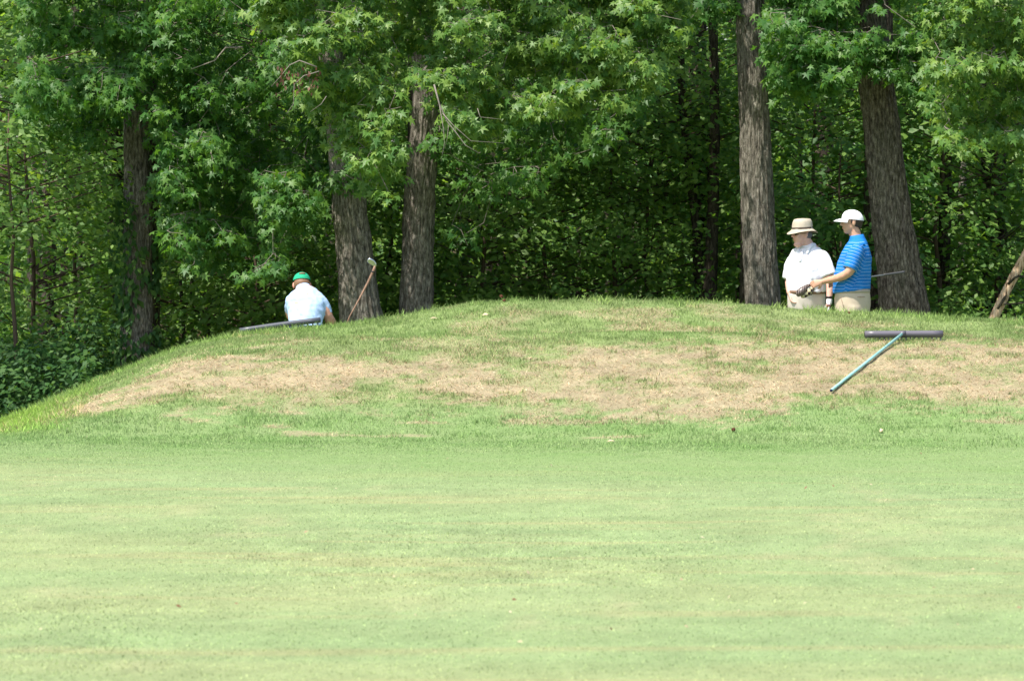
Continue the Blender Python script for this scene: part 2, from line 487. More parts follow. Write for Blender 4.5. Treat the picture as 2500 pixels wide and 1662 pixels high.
# taller weeds on the left shoulder and along the crest
n = 9000
x = np.concatenate([rng.uniform(-5.5, -2.2, n), rng.uniform(-5.6, -3.6, 7000), rng.uniform(-2.2, 5.5, 5000)])
y = np.concatenate([rng.uniform(41.8, 43.3, n), rng.uniform(37.4, 40.5, 7000), rng.uniform(42.6, 43.2, 5000)])
k = fbm(x * 2.5, y * 2.5, 97, 2) > 0.5
x, y = x[k], y[k]
blades('weeds', x, y, rng.uniform(0.04, 0.10, len(x)), rng.uniform(0.005, 0.011, len(x)), np.full(len(x), 0.9), 'taller unmown grass weeds on the left shoulder of the mound', 1.25, np.array([.95, 1.05, .8]))

# loose straw strands lying in the dead patches, and denser living tufts
n = 150000
x = rng.uniform(-5.2, 6.6, n); y = rng.uniform(37.2, 42.9, n)
k = straw(x, y) * (0.25 + 0.75 * fbm(x * 5, y * 5, 303, 3)) > rng.uniform(0.05, .75, n)
x, y = x[k], y[k]
blades('straw', x, y, rng.uniform(0.035, 0.07, len(x)), rng.uniform(0.006, 0.011, len(x)), np.full(len(x), 1.5), 'dry straw strands lying in the dead patches of the mound', 1.22)
n = 220000
x = rng.uniform(-5.8, 6.6, n); y = rng.uniform(35.5, 43.1, n)
cl_ = fbm(x * 4.2 + 3, y * 4.2, 311, 3)
k = (cl_ > .54 + .12 * rng.uniform(-.5, .5, n)) & (straw(x, y) < .75) & (rng.uniform(0, 1, n) < .15 + .85 * sstep(35.5, 39.5, y))
x, y, cl_ = x[k], y[k], cl_[k]
blades('grass_tufts', x, y, rng.uniform(0.03, 0.055, len(x)), rng.uniform(0.005, 0.009, len(x)), np.full(len(x), .8), 'denser living grass tufts on the mound', 1.0, np.array([.97, 1.02, .92]))
# ------------------------------------------------------------------ leaves
def star_template():
    """Five pointed sweetgum leaf, 1 unit from stalk to tip, tips drooping; stalk at the origin, tip along +y."""
    c = (0, 0.36, 0.0)
    tips = [(-0.50, 0.10, -0.10), (-0.50, 0.66, -0.13), (0, 1.0, -0.16), (0.50, 0.66, -0.13), (0.50, 0.10, -0.10)]
    notch = [(-0.07, 0.10, 0), (-0.21, 0.37, 0.0), (-0.15, 0.56, 0.0), (0.15, 0.56, 0.0), (0.21, 0.37, 0.0), (0.07, 0.10, 0)]
    V = [c] + notch + tips
    return np.array(V), np.array([[0, 1 + i, 7 + i, 2 + i] for i in range(5)] + [[0, 6, 1, 1]])[:5]
def oval_template():
    V = [(0, 0, 0), (0.23, 0.3, .04), (0.2, 0.65, .03), (0, 1, -.06), (-0.2, 0.65, .03), (-0.23, 0.3, .04)]
    return np.array(V), np.array([[0, 1, 2, 3], [3, 4, 5, 0]])
STAR = star_template()
OVAL = (np.array([(0, 0, 0), (0.27, 0.42, .05), (0, 1, -.05), (-0.27, 0.42, .05)]), np.array([[0, 1, 2, 3]]))
def card_template():
    V = [(0, 0, 0), (0.4, 0.35, .05), (0.15, 1.0, -.1), (-0.38, 0.6, .06)]
    return np.array(V), np.array([[0, 1, 2, 3]])
CARD = card_template()

def norm(a): return a / np.maximum(np.linalg.norm(a, axis=1, keepdims=True), 1e-9)

def leaf_frames(n, tip, nrm, jt=0.5, jn=0.5):
    t = norm(np.asarray(tip) + rng.normal(0, jt, (n, 3)))
    m = np.asarray(nrm) + rng.normal(0, jn, (n, 3))
    m = norm(m - t * np.sum(m * t, 1, keepdims=True))
    s = np.cross(t, m)
    return s, t, m

def leaves_mesh(name, tmpl, P, S, T, N, size):
    tv, tf = tmpl; n = len(P); k = len(tv)
    size = np.broadcast_to(size, (n,))
    V = P[:, None, :] + size[:, None, None] * (tv[None, :, 0, None] * S[:, None, :] + tv[None, :, 1, None] * T[:, None, :] + tv[None, :, 2, None] * N[:, None, :])
    Fs = (tf[None] + (np.arange(n) * k)[:, None, None]).reshape(-1, tf.shape[1])
    return mesh_np(name, V.reshape(-1, 3), Fs)

STAR_ME = {}
def star_leaf_me(m):
    if m.name not in STAR_ME:
        me = mesh_np('leaf', STAR[0], STAR[1]); me.materials.append(m); me['local'] = 1; STAR_ME[m.name] = me
    return STAR_ME[m.name]

def wiggle(pts, amp):
    return [Vector(p) + Vector(rng.normal(0, amp, 3)) for p in pts]

def thin_tubes(name, segs, n=4):
    """segs: list of (p0, p1, r0, r1): open tapered tubes joined into one mesh."""
    P0 = np.array([s[0] for s in segs], float); P1 = np.array([s[1] for s in segs], float)
    R0 = np.array([s[2] for s in segs]); R1 = np.array([s[3] for s in segs])
    d = norm(P1 - P0); ref = np.where(np.abs(d[:, 2:3]) < 0.8, np.array([[0, 0, 1.0]]), np.array([[1.0, 0, 0]]))
    u = norm(np.cross(d, ref)); v = np.cross(d, u); m = len(segs)
    V = np.empty((m, 2 * n, 3))
    for k in range(n):
        a = 2 * math.pi * k / n
        o = u * math.cos(a) + v * math.sin(a)
        V[:, k] = P0 + o * R0[:, None]; V[:, n + k] = P1 + o * R1[:, None]
    f = np.array([[k, (k + 1) % n, n + (k + 1) % n, n + k] for k in range(n)])
    Fs = (f[None] + (np.arange(m) * 2 * n)[:, None, None]).reshape(-1, 4)
    return mesh_np(name, V.reshape(-1, 3), Fs, True)

# ------------------------------------------------------------------ trunks
def trunk_mesh(name, pts, rads, around=128, dz=0.035, furrow=0.012, seed=1, ztop_fine=5.0, grain=0.028):
    pts = np.array([tuple(p) for p in pts], float); rads = np.array(rads, float)
    z0, z1 = pts[0, 2], pts[-1, 2]
    zs = np.concatenate([np.arange(z0, min(ztop_fine, z1), dz), np.arange(min(ztop_fine, z1), z1, 0.6), [z1]])
    cx = np.interp(zs, pts[:, 2], pts[:, 0]); cy = np.interp(zs, pts[:, 2], pts[:, 1]); r = np.interp(zs, pts[:, 2], rads)
    w = 9 if len(zs) > 30 else 1
    ker = np.ones(w) / w
    sm = lambda a: np.convolve(np.pad(a, w // 2, 'edge'), ker, 'valid')[:len(zs)]
    cx, cy, r = sm(cx), sm(cy), sm(r)
    th = np.arange(around) / around * 2 * np.pi
    TH, ZZ = np.meshgrid(th, zs)
    R = r[:, None]
    u = TH * rads.mean() / grain
    # furrowed plates: ridges that wander and break
    per = max(4, int(round(2 * np.pi * rads.mean() / grain)))
    uu = TH / (2 * np.pi) * per + 0.8 * (fbm(ZZ * 2.5, TH * 0 + seed, seed, 2) - .5) * 2
    uw = np.mod(uu, per)
    base = np.abs(vnoise(uw, ZZ * 5.5 + 3 * hash2(np.floor(uw), uw * 0, seed), seed) * 2 - 1)
    f2 = vnoise(uw * 2.1, ZZ * 14, seed + 3)
    lump = fbm(np.cos(TH) * 1.2 + 5, ZZ * 1.4 + np.sin(TH), seed + 7, 3) - .5
    flare = 1 + 0.0 * ZZ
    D = R * flare + furrow * (base - 0.4) * 2 + furrow * 0.4 * (f2 - .5) + 0.05 * R * lump * 2
    V = np.stack([cx[:, None] + D * np.cos(TH), cy[:, None] + D * np.sin(TH), ZZ], 2).reshape(-1, 3)
    m = len(zs); i, k = np.meshgrid(np.arange(m - 1), np.arange(around), indexing='ij')
    a = (i * around + k).ravel(); b_ = (i * around + (k + 1) % around).ravel()
    return mesh_np(name, V, np.stack([a, b_, b_ + around, a + around], 1), True)

def crown_mass(name, cx, cy, cz, rx, ry, rz, n, size=0.26, zmin=4.35, thr=0.50):
    P = norm(rng.normal(0, 1, (int(n * 1.6), 3))) * (rng.uniform(0.15, 1, (int(n * 1.6), 1)) ** 0.45)
    P = P * [rx, ry, rz] + [cx, cy, cz]
    k = (fbm(P[:, 0] * 0.9, P[:, 1] * 0.9 + P[:, 2] * 0.6, 123, 3) > thr) & (P[:, 2] > zmin)
    P = P[k][:n]; m = len(P)
    S, T, N = leaf_frames(m, (0, 0, -0.3), (0, 0, 1), 0.8, 0.5)
    return leaves_mesh(name, CARD, P, S, T, N, rng.uniform(0.7, 1.3, m) * size)

def tall_tree(name, view_pts, Y, rads_px, barkm, label, leafm, lean_top=(0, 0), crown=(3.0, 3.0, 3.2, 1500), around=128, grain=0.03, furrow=0.012, group=None, seed=1, top=11.0, fine=0.035):
    """view_pts: trunk centre line in the 2359 px view from the base up; rads_px: half widths in the same pixels."""
    P = [at(x_, y_, Y) for x_, y_ in view_pts]
    R = [r * DS / F * Y * .95 for r in rads_px]
    g0 = float(H(P[0].x, Y))
    # carry the trunk down to the ground with a root flare
    d = (P[0] - P[1]) / min(-0.01, (P[0].z - P[1].z))
    base = P[0] + d * (g0 - 0.12 - P[0].z)
    mid = P[0] + d * (g0 + 0.25 - P[0].z)
    pts, rr = [base], [max(R[0] * 1.25, R[0] + .03)]
    if mid.z < P[0].z - 0.1: pts.append(mid); rr.append(R[0] * 1.05)
    pts += P; rr += R
    t = P[-1]; pts.append(Vector((t.x + lean_top[0], t.y + lean_top[1], top))); rr.append(R[-1] * 0.55)
    root = empty(name, (base.x, base.y, g0))
    tag(root, label, 'tree', group)
    bpy.context.view_layer.update()
    link('trunk', trunk_mesh('trunk', pts, rr, around, fine, furrow, seed, 4.7, grain), barkm, root)
    if crown:
        rx, ry, rz, n = crown
        c = link('crown', crown_mass('crown', pts[-1].x, max(pts[-1].y, 46.3 + ry), 7.2, rx, ry, rz, int(n * .2), .28, 4.6, .52), leafm, root)
        c['kind'] = 'stuff'
    return root

T = {}
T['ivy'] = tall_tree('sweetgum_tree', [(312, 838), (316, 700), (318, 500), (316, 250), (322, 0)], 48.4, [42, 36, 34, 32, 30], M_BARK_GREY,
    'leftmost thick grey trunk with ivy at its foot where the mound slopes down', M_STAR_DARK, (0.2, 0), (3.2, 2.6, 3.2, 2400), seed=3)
T['lean'] = tall_tree('sweetgum_tree', [(832, 735), (822, 640), (806, 480), (790, 340), (770, 180), (748, 0)], 47.4, [52, 46, 40, 36, 31, 28], M_BARK_GREY,
    'left of the two close thick trunks, leaning left, behind the upturned iron club', M_STAR, (-0.8, 0.3), (3.2, 2.2, 3.0, 2200), seed=5, furrow=.015, grain=.034)
T['pair'] = tall_tree('sweetgum_tree', [(958, 715), (962, 560), (970, 400), (984, 220), (968, 100), (955, 0)], 47.8, [41, 38, 37, 33, 29, 26], M_BARK_GREY,
    'right of the two close thick trunks, under the bright star-leaved bough', M_STAR, (-0.2, 0.2), (3.0, 2.0, 3.0, 2200), seed=8)
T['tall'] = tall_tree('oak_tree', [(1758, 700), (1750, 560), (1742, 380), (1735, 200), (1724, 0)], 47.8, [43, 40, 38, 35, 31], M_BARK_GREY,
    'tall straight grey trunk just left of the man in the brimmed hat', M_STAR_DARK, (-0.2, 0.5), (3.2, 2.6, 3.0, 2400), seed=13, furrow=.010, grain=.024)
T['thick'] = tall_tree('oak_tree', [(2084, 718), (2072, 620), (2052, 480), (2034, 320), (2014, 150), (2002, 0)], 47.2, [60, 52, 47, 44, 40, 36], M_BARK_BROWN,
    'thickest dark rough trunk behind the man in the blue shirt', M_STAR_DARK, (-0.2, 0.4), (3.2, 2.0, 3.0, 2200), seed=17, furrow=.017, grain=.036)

# slender and distant trunks in the wood
far = [
    # name, points (view), Y, radii px, bark, label
    ('slender_tree', [(112, 700), (110, 430), (122, 200), (108, 0)], 55, [18, 15, 14, 12], M_BARK_DARK, 'dark trunk near the top left corner, left of its narrower neighbour'),
    ('slender_tree', [(182, 700), (178, 300), (176, 0)], 58, [11, 10, 9], M_BARK_DARK, 'narrow dark trunk between the corner trunk and the ivy-footed tree'),
    ('slender_tree', [(602, 740), (606, 400), (612, 0)], 60, [16, 14, 13], M_BARK_DARK, 'dim trunk high behind the green capped man, half hidden by leaves'),
    ('slender_tree', [(636, 760), (634, 600), (628, 300)], 53, [21, 14, 9], M_BARK_DARK, 'dark stout trunk low behind the green capped man\'s shoulder'),
    ('sapling', [(424, 800), (418, 640), (400, 520)], 51, [5, 4, 3], M_BARK_DARK, 'thin stem right of the ivy-footed trunk, left of a close twin'),
    ('sapling', [(443, 800), (440, 650), (448, 470)], 51.4, [5, 4, 3], M_BARK_DARK, 'thin stem right of the ivy-footed trunk, right of a close twin'),
    ('slender_tree', [(1062, 700), (1066, 560), (1072, 380), (1080, 200)], 55, [18, 16, 13, 10], M_BARK_DARK, 'dark trunk just right of the pair of thick trunks'),
    ('sapling', [(1216, 700), (1214, 560), (1222, 440)], 52, [6, 5, 4], M_BARK_DARK, 'thin dark stem above the left part of the mound top'),
    ('slender_tree', [(1475, 700), (1470, 620), (1462, 420), (1470, 200)], 61, [17, 14, 12, 10], M_BARK_BROWN, 'dim brownish trunk above the middle of the mound top'),
    ('slender_tree', [(1622, 700), (1600, 480), (1582, 340), (1568, 200), (1562, 0)], 50.6, [12, 11, 11, 10, 9], M_BARK_DARK, 'crooked dark trunk leaning left of the straight dark trunk'),
    ('slender_tree', [(1634, 700), (1644, 460), (1648, 260), (1640, 0)], 50.2, [19, 13, 12, 11], M_BARK_DARK, 'straight dark trunk in the gap left of the tall grey trunk'),
    ('sapling', [(1700, 700), (1696, 520), (1706, 350)], 52, [6, 5, 4], M_BARK_DARK, 'thin stem close against the left side of the tall grey trunk'),
    ('slender_tree', [(2170, 720), (2176, 560), (2180, 380), (2176, 200), (2172, 0)], 50.8, [17, 15, 14, 13, 11], M_BARK_DARK, 'brown trunk just right of the thickest trunk'),
    ('slender_tree', [(2212, 720), (2216, 500), (2220, 260), (2226, 0)], 56, [10, 9, 9, 8], M_BARK_GREY, 'narrow greyish trunk between the brown trunk and the leaning log'),
    ('sapling', [(2330, 700), (2296, 440), (2266, 300), (2240, 180)], 51, [6, 6, 5, 4], M_BARK_DARK, 'thin crooked stem leaning left above the leaning log'),
    ('sapling', [(1518, 700), (1522, 600), (1512, 480)], 53, [6, 5, 4], M_BARK_DARK, 'thin stem low in the wood left of the crooked dark trunk'),
    ('sapling', [(1330, 700), (1338, 560), (1328, 400), (1316, 240)], 55, [7, 6, 5, 4], M_BARK_DARK, 'slim upright stem deep in the wood left of centre'),
    ('sapling', [(1850, 700), (1842, 520), (1846, 300)], 54, [6, 5, 4], M_BARK_DARK, 'slim dark stem rising behind the brimmed hat'),
]

def spray_leaves(centers, dirs, per, length, size, flat=0.09, droop=0.12, jit=0.35):
    """Beech like sprays: leaves set along flat twigs."""
    m = len(centers)
    t = rng.uniform(-0.5, 1, (m, per)); w = rng.normal(0, 0.32, (m, per))
    d = norm(dirs); sd = np.stack([-d[:, 1], d[:, 0], d[:, 0] * 0], 1)
    L = np.broadcast_to(length, (m,))[:, None]
    P = centers[:, None, :] + d[:, None, :] * (t * L)[:, :, None] + sd[:, None, :] * (w * L * 0.8)[:, :, None]
    P[:, :, 2] += rng.normal(0, flat, (m, per)) - droop * t * L
    P = P.reshape(-1, 3); n = len(P)
    side = np.sign(w).reshape(-1)[:, None]
    tip = np.repeat(d, per, 0) * 0.6 + np.repeat(sd, per, 0) * side * 0.8 + [0, 0, -0.3]
    S, T_, N = leaf_frames(n, tip, (0, -0.75, .85), jit, jit + .1)
    return P, S, T_, N, rng.uniform(0.7, 1.25, n) * size

def sapling_crown(root, x0, Y, z0, z1, rad, nspr, leafm, size=0.085, per=22, stem=None):
    z = rng.uniform(z0, z1, nspr); a = rng.uniform(0, 2 * np.pi, nspr); r = rad * np.sqrt(rng.uniform(0.02, 1, nspr))
    # branches gather in tiers
    z = z + 0.25 * np.sin(z * 7 + a * 2)
    C = np.stack([x0 + r * np.cos(a), Y + r * np.sin(a) * 0.8, z], 1)
    D = np.stack([np.cos(a), np.sin(a), -0.1 + 0 * a], 1)
    P, S, T_, N, sz = spray_leaves(C, D, per, rng.uniform(0.3, 0.6, nspr), size)
    o = link('crown', leaves_mesh('crown', OVAL, P, S, T_, N, sz), leafm, root); o['kind'] = 'stuff'
    sel = rng.permutation(nspr)[:nspr // 3]; z, r, a, C = z[sel], r[sel], a[sel], C[sel]
    segs = [((x0 + 0.1 * r_ * math.cos(a_), Y + .1 * r_ * math.sin(a_), z_ - 0.25 * r_ - .05), (c[0] + .2 * math.cos(a_), c[1] + .2 * math.sin(a_), c[2]), 0.012, 0.003) for z_, r_, a_, c in zip(z, r, a, C)]
    o = link('twig', thin_tubes('twig', segs, 3), M_TWIG_BROWN, root); o['kind'] = 'stuff'

for i, (nm, pts, Y, rp, bm_, lab) in enumerate(far):
    P0 = at(pts[0][0], pts[0][1], Y)
    r = tall_tree(nm, pts, Y, rp, bm_, lab, M_OVAL, (rng.normal(0, .3), 0), None, around=28, grain=.05, furrow=.006, seed=30 + i, top=9.0 if nm == 'slender_tree' else 4.6, fine=.12)
    big = nm == 'slender_tree'
    PT = at(pts[-1][0], pts[-1][1], Y)
    z0, z1 = (1.4, 5.0) if big else (0.6, 4.4)
    sapling_crown(r, P0.x * .5 + PT.x * .5, Y + (1.4 if big else .5), z0, z1, 1.35 if big else 1.15, 90 if big else 110, M_OVAL if i % 4 else M_STAR_DARK)

# young understorey trees whose leaves fill the wood between the trunks
specs = [
    (30, 47.6, 1.5, 2.7, 0.8, 45, M_LIME, 'pale leafed young tree catching the sun at the left edge'),
    (70, 50.0, -0.3, 4.4, 1.2, 110, M_OVAL, 'young tree against the left edge, in front of the corner trunk'),
    (175, 52.5, -0.2, 4.6, 1.4, 150, M_OVAL, 'young tree filling the gap between the left edge and the ivy-footed trunk'),
    (480, 51.0, 0.0, 4.6, 1.3, 150, M_OVAL, 'leafy young tree right of the ivy-footed trunk'),
    (585, 49.6, 0.0, 1.9, 0.75, 70, M_LIME, 'small sapling with drooping pale leaves left of the green capped man'),
    (700, 50.5, 0.2, 4.4, 1.2, 140, M_OVAL, 'leafy young tree behind the green cap'),
    (892, 50.5, 0.2, 4.2, 0.9, 110, M_OVAL, 'young tree seen through the gap between the two close thick trunks'),
    (1110, 50.2, 0.3, 3.0, 1.1, 110, M_LIME, 'bushy young tree right of the two close thick trunks'),
    (1260, 50.6, 0.2, 4.4, 1.2, 140, M_LIME, 'pale leafed young tree above the left part of the mound top'),
    (1410, 50.6, 0.3, 4.0, 1.2, 120, M_LIME, 'young tree with layered flat sprays above the middle of the mound'),
    (1500, 50.9, 1.9, 3.4, 1.2, 110, M_OVAL, 'young tree with one long bright horizontal tier above the mound top'),
    (1600, 53.5, 0.2, 3.0, 1.0, 100, M_OVAL, 'dim young tree around the feet of the dark trunks'),
    (1870, 50.6, 0.6, 4.4, 1.0, 150, M_OVAL, 'young tree between the tall grey trunk and the thickest trunk'),
    (1930, 49.4, 1.0, 2.4, 0.6, 60, M_STAR_DARK, 'small leafy sapling between the two standing men and the thickest trunk'),
    (2160, 50.2, 0.6, 4.4, 0.9, 120, M_OVAL, 'young tree round the brown trunk right of the thickest trunk'),
    (2290, 50.6, 0.3, 4.5, 1.2, 120, M_LIME, 'young tree behind the leaning log'),
    (2420, 52.0, 0.2, 4.6, 1.3, 110, M_OVAL, 'young tree at the right edge of the view'),
]
for i, (dx, Y, z0, z1, rad, ns, lm, lab) in enumerate(specs):
    ns = int(ns * 1.7); rad *= 1.12
    p = at(dx, 700, Y); g0 = float(H(p.x, Y))
    r = empty('young_tree', (p.x, Y, g0)); tag(r, lab, 'tree')
    bpy.context.view_layer.update()
    st = MB(); zz = np.linspace(g0 - .1, z1 + .2, 9)
    st.tube([(p.x + rng.normal(0, .03), Y + rng.normal(0, .03), z_) for z_ in zz], list(np.linspace(.03, .008, 9)), 8)
    link('trunk', st.mesh('trunk'), M_TWIG_BROWN, r)
    sapling_crown(r, p.x, Y, z0 + .1, z1, rad, ns, lm, size=0.085 + 0.01 * (i % 3), per=26)

# undergrowth near the ground, one loose mass
n = 1900
x = rng.uniform(-8.5, 8.5, n); Y = 49.0 + 10 * rng.uniform(0, 1, n) ** 1.4
z = H(x, Y) + np.abs(rng.normal(0.0, 0.75, n)) + 0.05
C = np.stack([x, Y, z], 1); a = rng.uniform(0, 2 * np.pi, n); D = np.stack([np.cos(a), np.sin(a), a * 0], 1)
P, S, T_, N, sz = spray_leaves(C, D, 24, rng.uniform(.2, .45, n), .075)
o = link('undergrowth', leaves_mesh('undergrowth', OVAL, P, S, T_, N, sz), M_OVAL)
tag(o, 'low leafy undergrowth on the shaded woodland floor behind the mound', kind='stuff')
# dark shrubs on the low ground at the left
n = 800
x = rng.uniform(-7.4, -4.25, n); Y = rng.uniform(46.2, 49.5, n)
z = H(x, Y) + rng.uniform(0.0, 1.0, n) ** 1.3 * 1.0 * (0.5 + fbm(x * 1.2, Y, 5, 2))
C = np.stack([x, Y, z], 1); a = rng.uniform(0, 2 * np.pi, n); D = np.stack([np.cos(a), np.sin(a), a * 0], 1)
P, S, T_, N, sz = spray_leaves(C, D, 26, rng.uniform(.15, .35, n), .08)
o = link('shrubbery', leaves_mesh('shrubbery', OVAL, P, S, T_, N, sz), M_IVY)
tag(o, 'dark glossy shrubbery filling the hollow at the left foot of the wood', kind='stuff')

# the wood further back, one mass that closes the view
n = 36000
Y = rng.uniform(58, 92, n); x = rng.uniform(-1, 1, n) * (0.125 * Y + 3.0)
z = rng.uniform(0, 1, n) ** 1.5 * 9.5 - .4
k = fbm(x * 0.7 + Y * 0.2, z * 0.9, 141, 3) > 0.40
P = np.stack([x, Y, z], 1)[k]; m = len(P)
S, T_, N = leaf_frames(m, (0, 0, -0.3), (0, -0.8, .9), 0.8, 0.5)
o = link('distant_woods', leaves_mesh('distant_woods', CARD, P, S, T_, N, rng.uniform(.12, .30, m)), M_OVAL)
tag(o, 'leafy wood closing the view far behind the trunks', kind='stuff')
n = 30000
Y = rng.uniform(92, 104, n); x = rng.uniform(-22, 22, n); z = rng.uniform(-0.4, 15, n)
P = np.stack([x, Y, z], 1)
S, T_, N = leaf_frames(n, (0, 0, -0.3), (0, -0.6, 1), 0.8, 0.6)
o = link('farthest_woods', leaves_mesh('farthest_woods', CARD, P, S, T_, N, rng.uniform(.4, .8, n)), M_OVAL)
tag(o, 'edge of the wood beyond the last trunks', kind='stuff')

# high canopy over the wood (above the frame; it shades the floor)
def tall_hidden(x0, Y, label, n=300, r=3.0, h=7.8):
    g0 = float(H(x0, Y)); root = empty('canopy_tree', (x0, Y, g0)); tag(root, label, 'tree', 'tall trees standing deeper in the wood')
    bpy.context.view_layer.update()
    rr = rng.uniform(.10, .17)
    link('trunk', trunk_mesh('trunk', [(x0, Y, g0 - .1), (x0 + rng.normal(0, .1) * (Y > 50), Y, 4), (x0 + rng.normal(0, .3) * (Y > 50), Y, h + 2)], [rr * 1.2, rr, rr * .5], 20, .2, .006, int(x0 * 7) % 50 + 60, 4.7, .06), M_BARK_DARK, root)
    c = link('crown', crown_mass('crown', x0, Y, h, r, r, 2.4, n, .30, 4.8, .54), M_OVAL, root); c['kind'] = 'stuff'
for Y, xs in ((49.4, (-8.6, -6.6, -3.96, -1.0, 2.58, 3.93, 7.0, 9.0)), (52.6, (-7.0, -3.9, -0.7, 2.4, 5.0, 8.2)), (56.6, (-9.5, -6.0, -2.2, 0.9, 3.9, 6.6, 9.6)), (61.5, (-8.4, -4.5, -0.4, 3.0, 7.0)), (67, (-10, -6.4, -2.6, 1.6, 5.3, 9.3))):
    for x0 in xs:
        tall_hidden(x0 + (rng.normal(0, .25) if Y > 50 else 0), Y + (rng.normal(0, .5) if Y > 50 else 0), 'unseen tree beyond the left edge, added for the shade of its crown', 260 if Y < 51 else 170 if Y < 55 else 90)

for x0, Y0_ in ((-8.2, 46.9), (-6.9, 47.6)):  # unseen trees past the left edge, added to shade the lower left
    tall_hidden(x0, Y0_, 'unseen tree beyond the left edge, added for the shade of its crown', 800)
# ------------------------------------------------------------------ star leaved boughs
def bough_leaves(lower, upper, xr, Y0, Y1, ncl, seed, dens=0.42, size=.100, face=0.55, jit=.55, per=8, spread=.15):
    """Clusters of star leaves in the volume between the bough's lower and upper edges."""
    lo = np.array(lower, float)
    dx = rng.uniform(xr[0], xr[1], ncl * 6); 
    yl = np.interp(dx, lo[:, 0], lo[:, 1]) + 50 * (fbm(dx / 45., dx * 0, seed, 3) - 0.5) * 2
    yu = np.full_like(dx, upper)
    dy = yu + (yl - yu) * rng.uniform(0, 1, len(dx)) ** 0.85
    nz = fbm(dx / 95., dy / 60., seed + 5, 3)
    k = (nz > dens) & (yl > yu)
    dx, dy, nz = dx[k][:ncl], dy[k][:ncl], nz[k][:ncl]
    # clumps of twigs share a depth, so boughs overlap in layers
    Y = Y0 + (Y1 - Y0) * np.clip(fbm(dx / 70. + 9, dy / 45., seed + 9, 2) * 1.6 - .3 + rng.normal(0, .10, len(dx)), 0, 1)
    C = atv(dx, dy, Y); m = len(C)
    a = rng.uniform(0, 2 * np.pi, (m, per)); el = rng.uniform(-.6, .35, (m, per))
    O = np.stack([np.cos(a) * np.cos(el), np.sin(a) * np.cos(el), np.sin(el)], 2)
    P = C[:, None] + O * spread * rng.uniform(.35, 1.0, (m, per, 1))
    P[:, :, 2] -= 0.02
    P = P.reshape(-1, 3); O = O.reshape(-1, 3); n = len(P)
    tip = O * [0.8, 0.6, 0.3] + [0, -0.05, -0.75]
    nrm = O * [0.4, 0.2, 0.0] + [0, -face, .75]
    S, T_, N = leaf_frames(n, tip, nrm, .28, jit)
    return C, P, S, T_, N, rng.uniform(.6, 1.25, n) * size

def put_bough(root, data, leafm, anchor, nleaf=300):
    C, P, S, T_, N, sz = data
    dx, dy = to_view(P)
    vis = np.where((dx > 10) & (dx < 2350) & (dy > 5) & (dy < 1000))[0]
    order = vis[np.argsort(P[vis, 1] - 0.6 * sz[vis] / .10)][:nleaf] if nleaf else np.array([], int)
    rest = np.ones(len(P), bool); rest[order] = False
    o = link('foliage', leaves_mesh('foliage', STAR, P[rest], S[rest], T_[rest], N[rest], sz[rest]), leafm, root); o['kind'] = 'stuff'
    me = star_leaf_me(leafm); Minv = root.matrix_basis.inverted()
    for i in order:
        l = bpy.data.objects.new('leaf', me); COL.objects.link(l); l.parent = root
        s_ = sz[i]
        M = Matrix(((S[i][0] * s_, T_[i][0] * s_, N[i][0] * s_, P[i][0]), (S[i][1] * s_, T_[i][1] * s_, N[i][1] * s_, P[i][1]), (S[i][2] * s_, T_[i][2] * s_, N[i][2] * s_, P[i][2]), (0, 0, 0, 1)))
        l.matrix_basis = Minv @ M
    # twigs: each cluster hangs from a nearby limb point
    segs = []
    idx = rng.permutation(len(C))
    nodes = [np.array(anchor, float)] if not isinstance(anchor, list) else [np.array(a_, float) for a_ in anchor]
    rad = [0.05] * len(nodes)
    par_pts = np.array(nodes)
    allp = list(nodes)
    C2 = C[np.argsort(np.min(np.linalg.norm(C[:, None] - par_pts[None], axis=2), axis=1))]
    A = np.array(allp)
    for c in C2:
        dd = np.linalg.norm(A - c, axis=1) + 0.6 * np.maximum(0, c[2] - A[:, 2])
        j = int(np.argmin(dd)); q = A[j]
        r0 = min(.012, .003 + .004 * dd[j])
        segs.append((q, c, r0, .003))
        A = np.vstack([A, c])
    o = link('twig', thin_tubes('twig', segs, 3), M_TWIG, root); o['kind'] = 'stuff'

# the sunny bough in front of the two close trunks
lowA = [(585, 20), (655, 60), (690, 130), (715, 300), (760, 330), (820, 370), (868, 430), (905, 450), (922, 270), (938, 160), (1000, 165), (1020, 240), (1060, 290), (1110, 330), (1200, 250), (1330, 260), (1420, 215), (1520, 185), (1575, 60)]
put_bough(T['pair'], bough_leaves(lowA, -260, (590, 1575), 45.0, 46.4, 1900, 201, .36), M_STAR, [tuple(at(960, -200, 47.6)), tuple(at(800, 40, 46.2)), tuple(at(1200, -20, 46.3)), tuple(at(1400, -60, 46.3))])
# shaded star leaves left of it
lowB = [(90, 330), (140, 420), (230, 420), (300, 260), (345, 270), (400, 520), (500, 640), (640, 600), (720, 520), (790, 420), (850, 380)]
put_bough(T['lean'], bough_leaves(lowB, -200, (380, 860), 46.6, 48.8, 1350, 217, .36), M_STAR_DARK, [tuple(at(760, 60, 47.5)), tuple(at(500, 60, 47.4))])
put_bough(T['ivy'], bough_leaves([(60, 270), (140, 330), (230, 360), (280, 215), (345, 215), (365, 480), (430, 640), (470, 600)], -200, (60, 470), 46.7, 48.4, 900, 233, .37), M_STAR_DARK, [tuple(at(320, -60, 48.3)), tuple(at(200, 60, 47.6))])
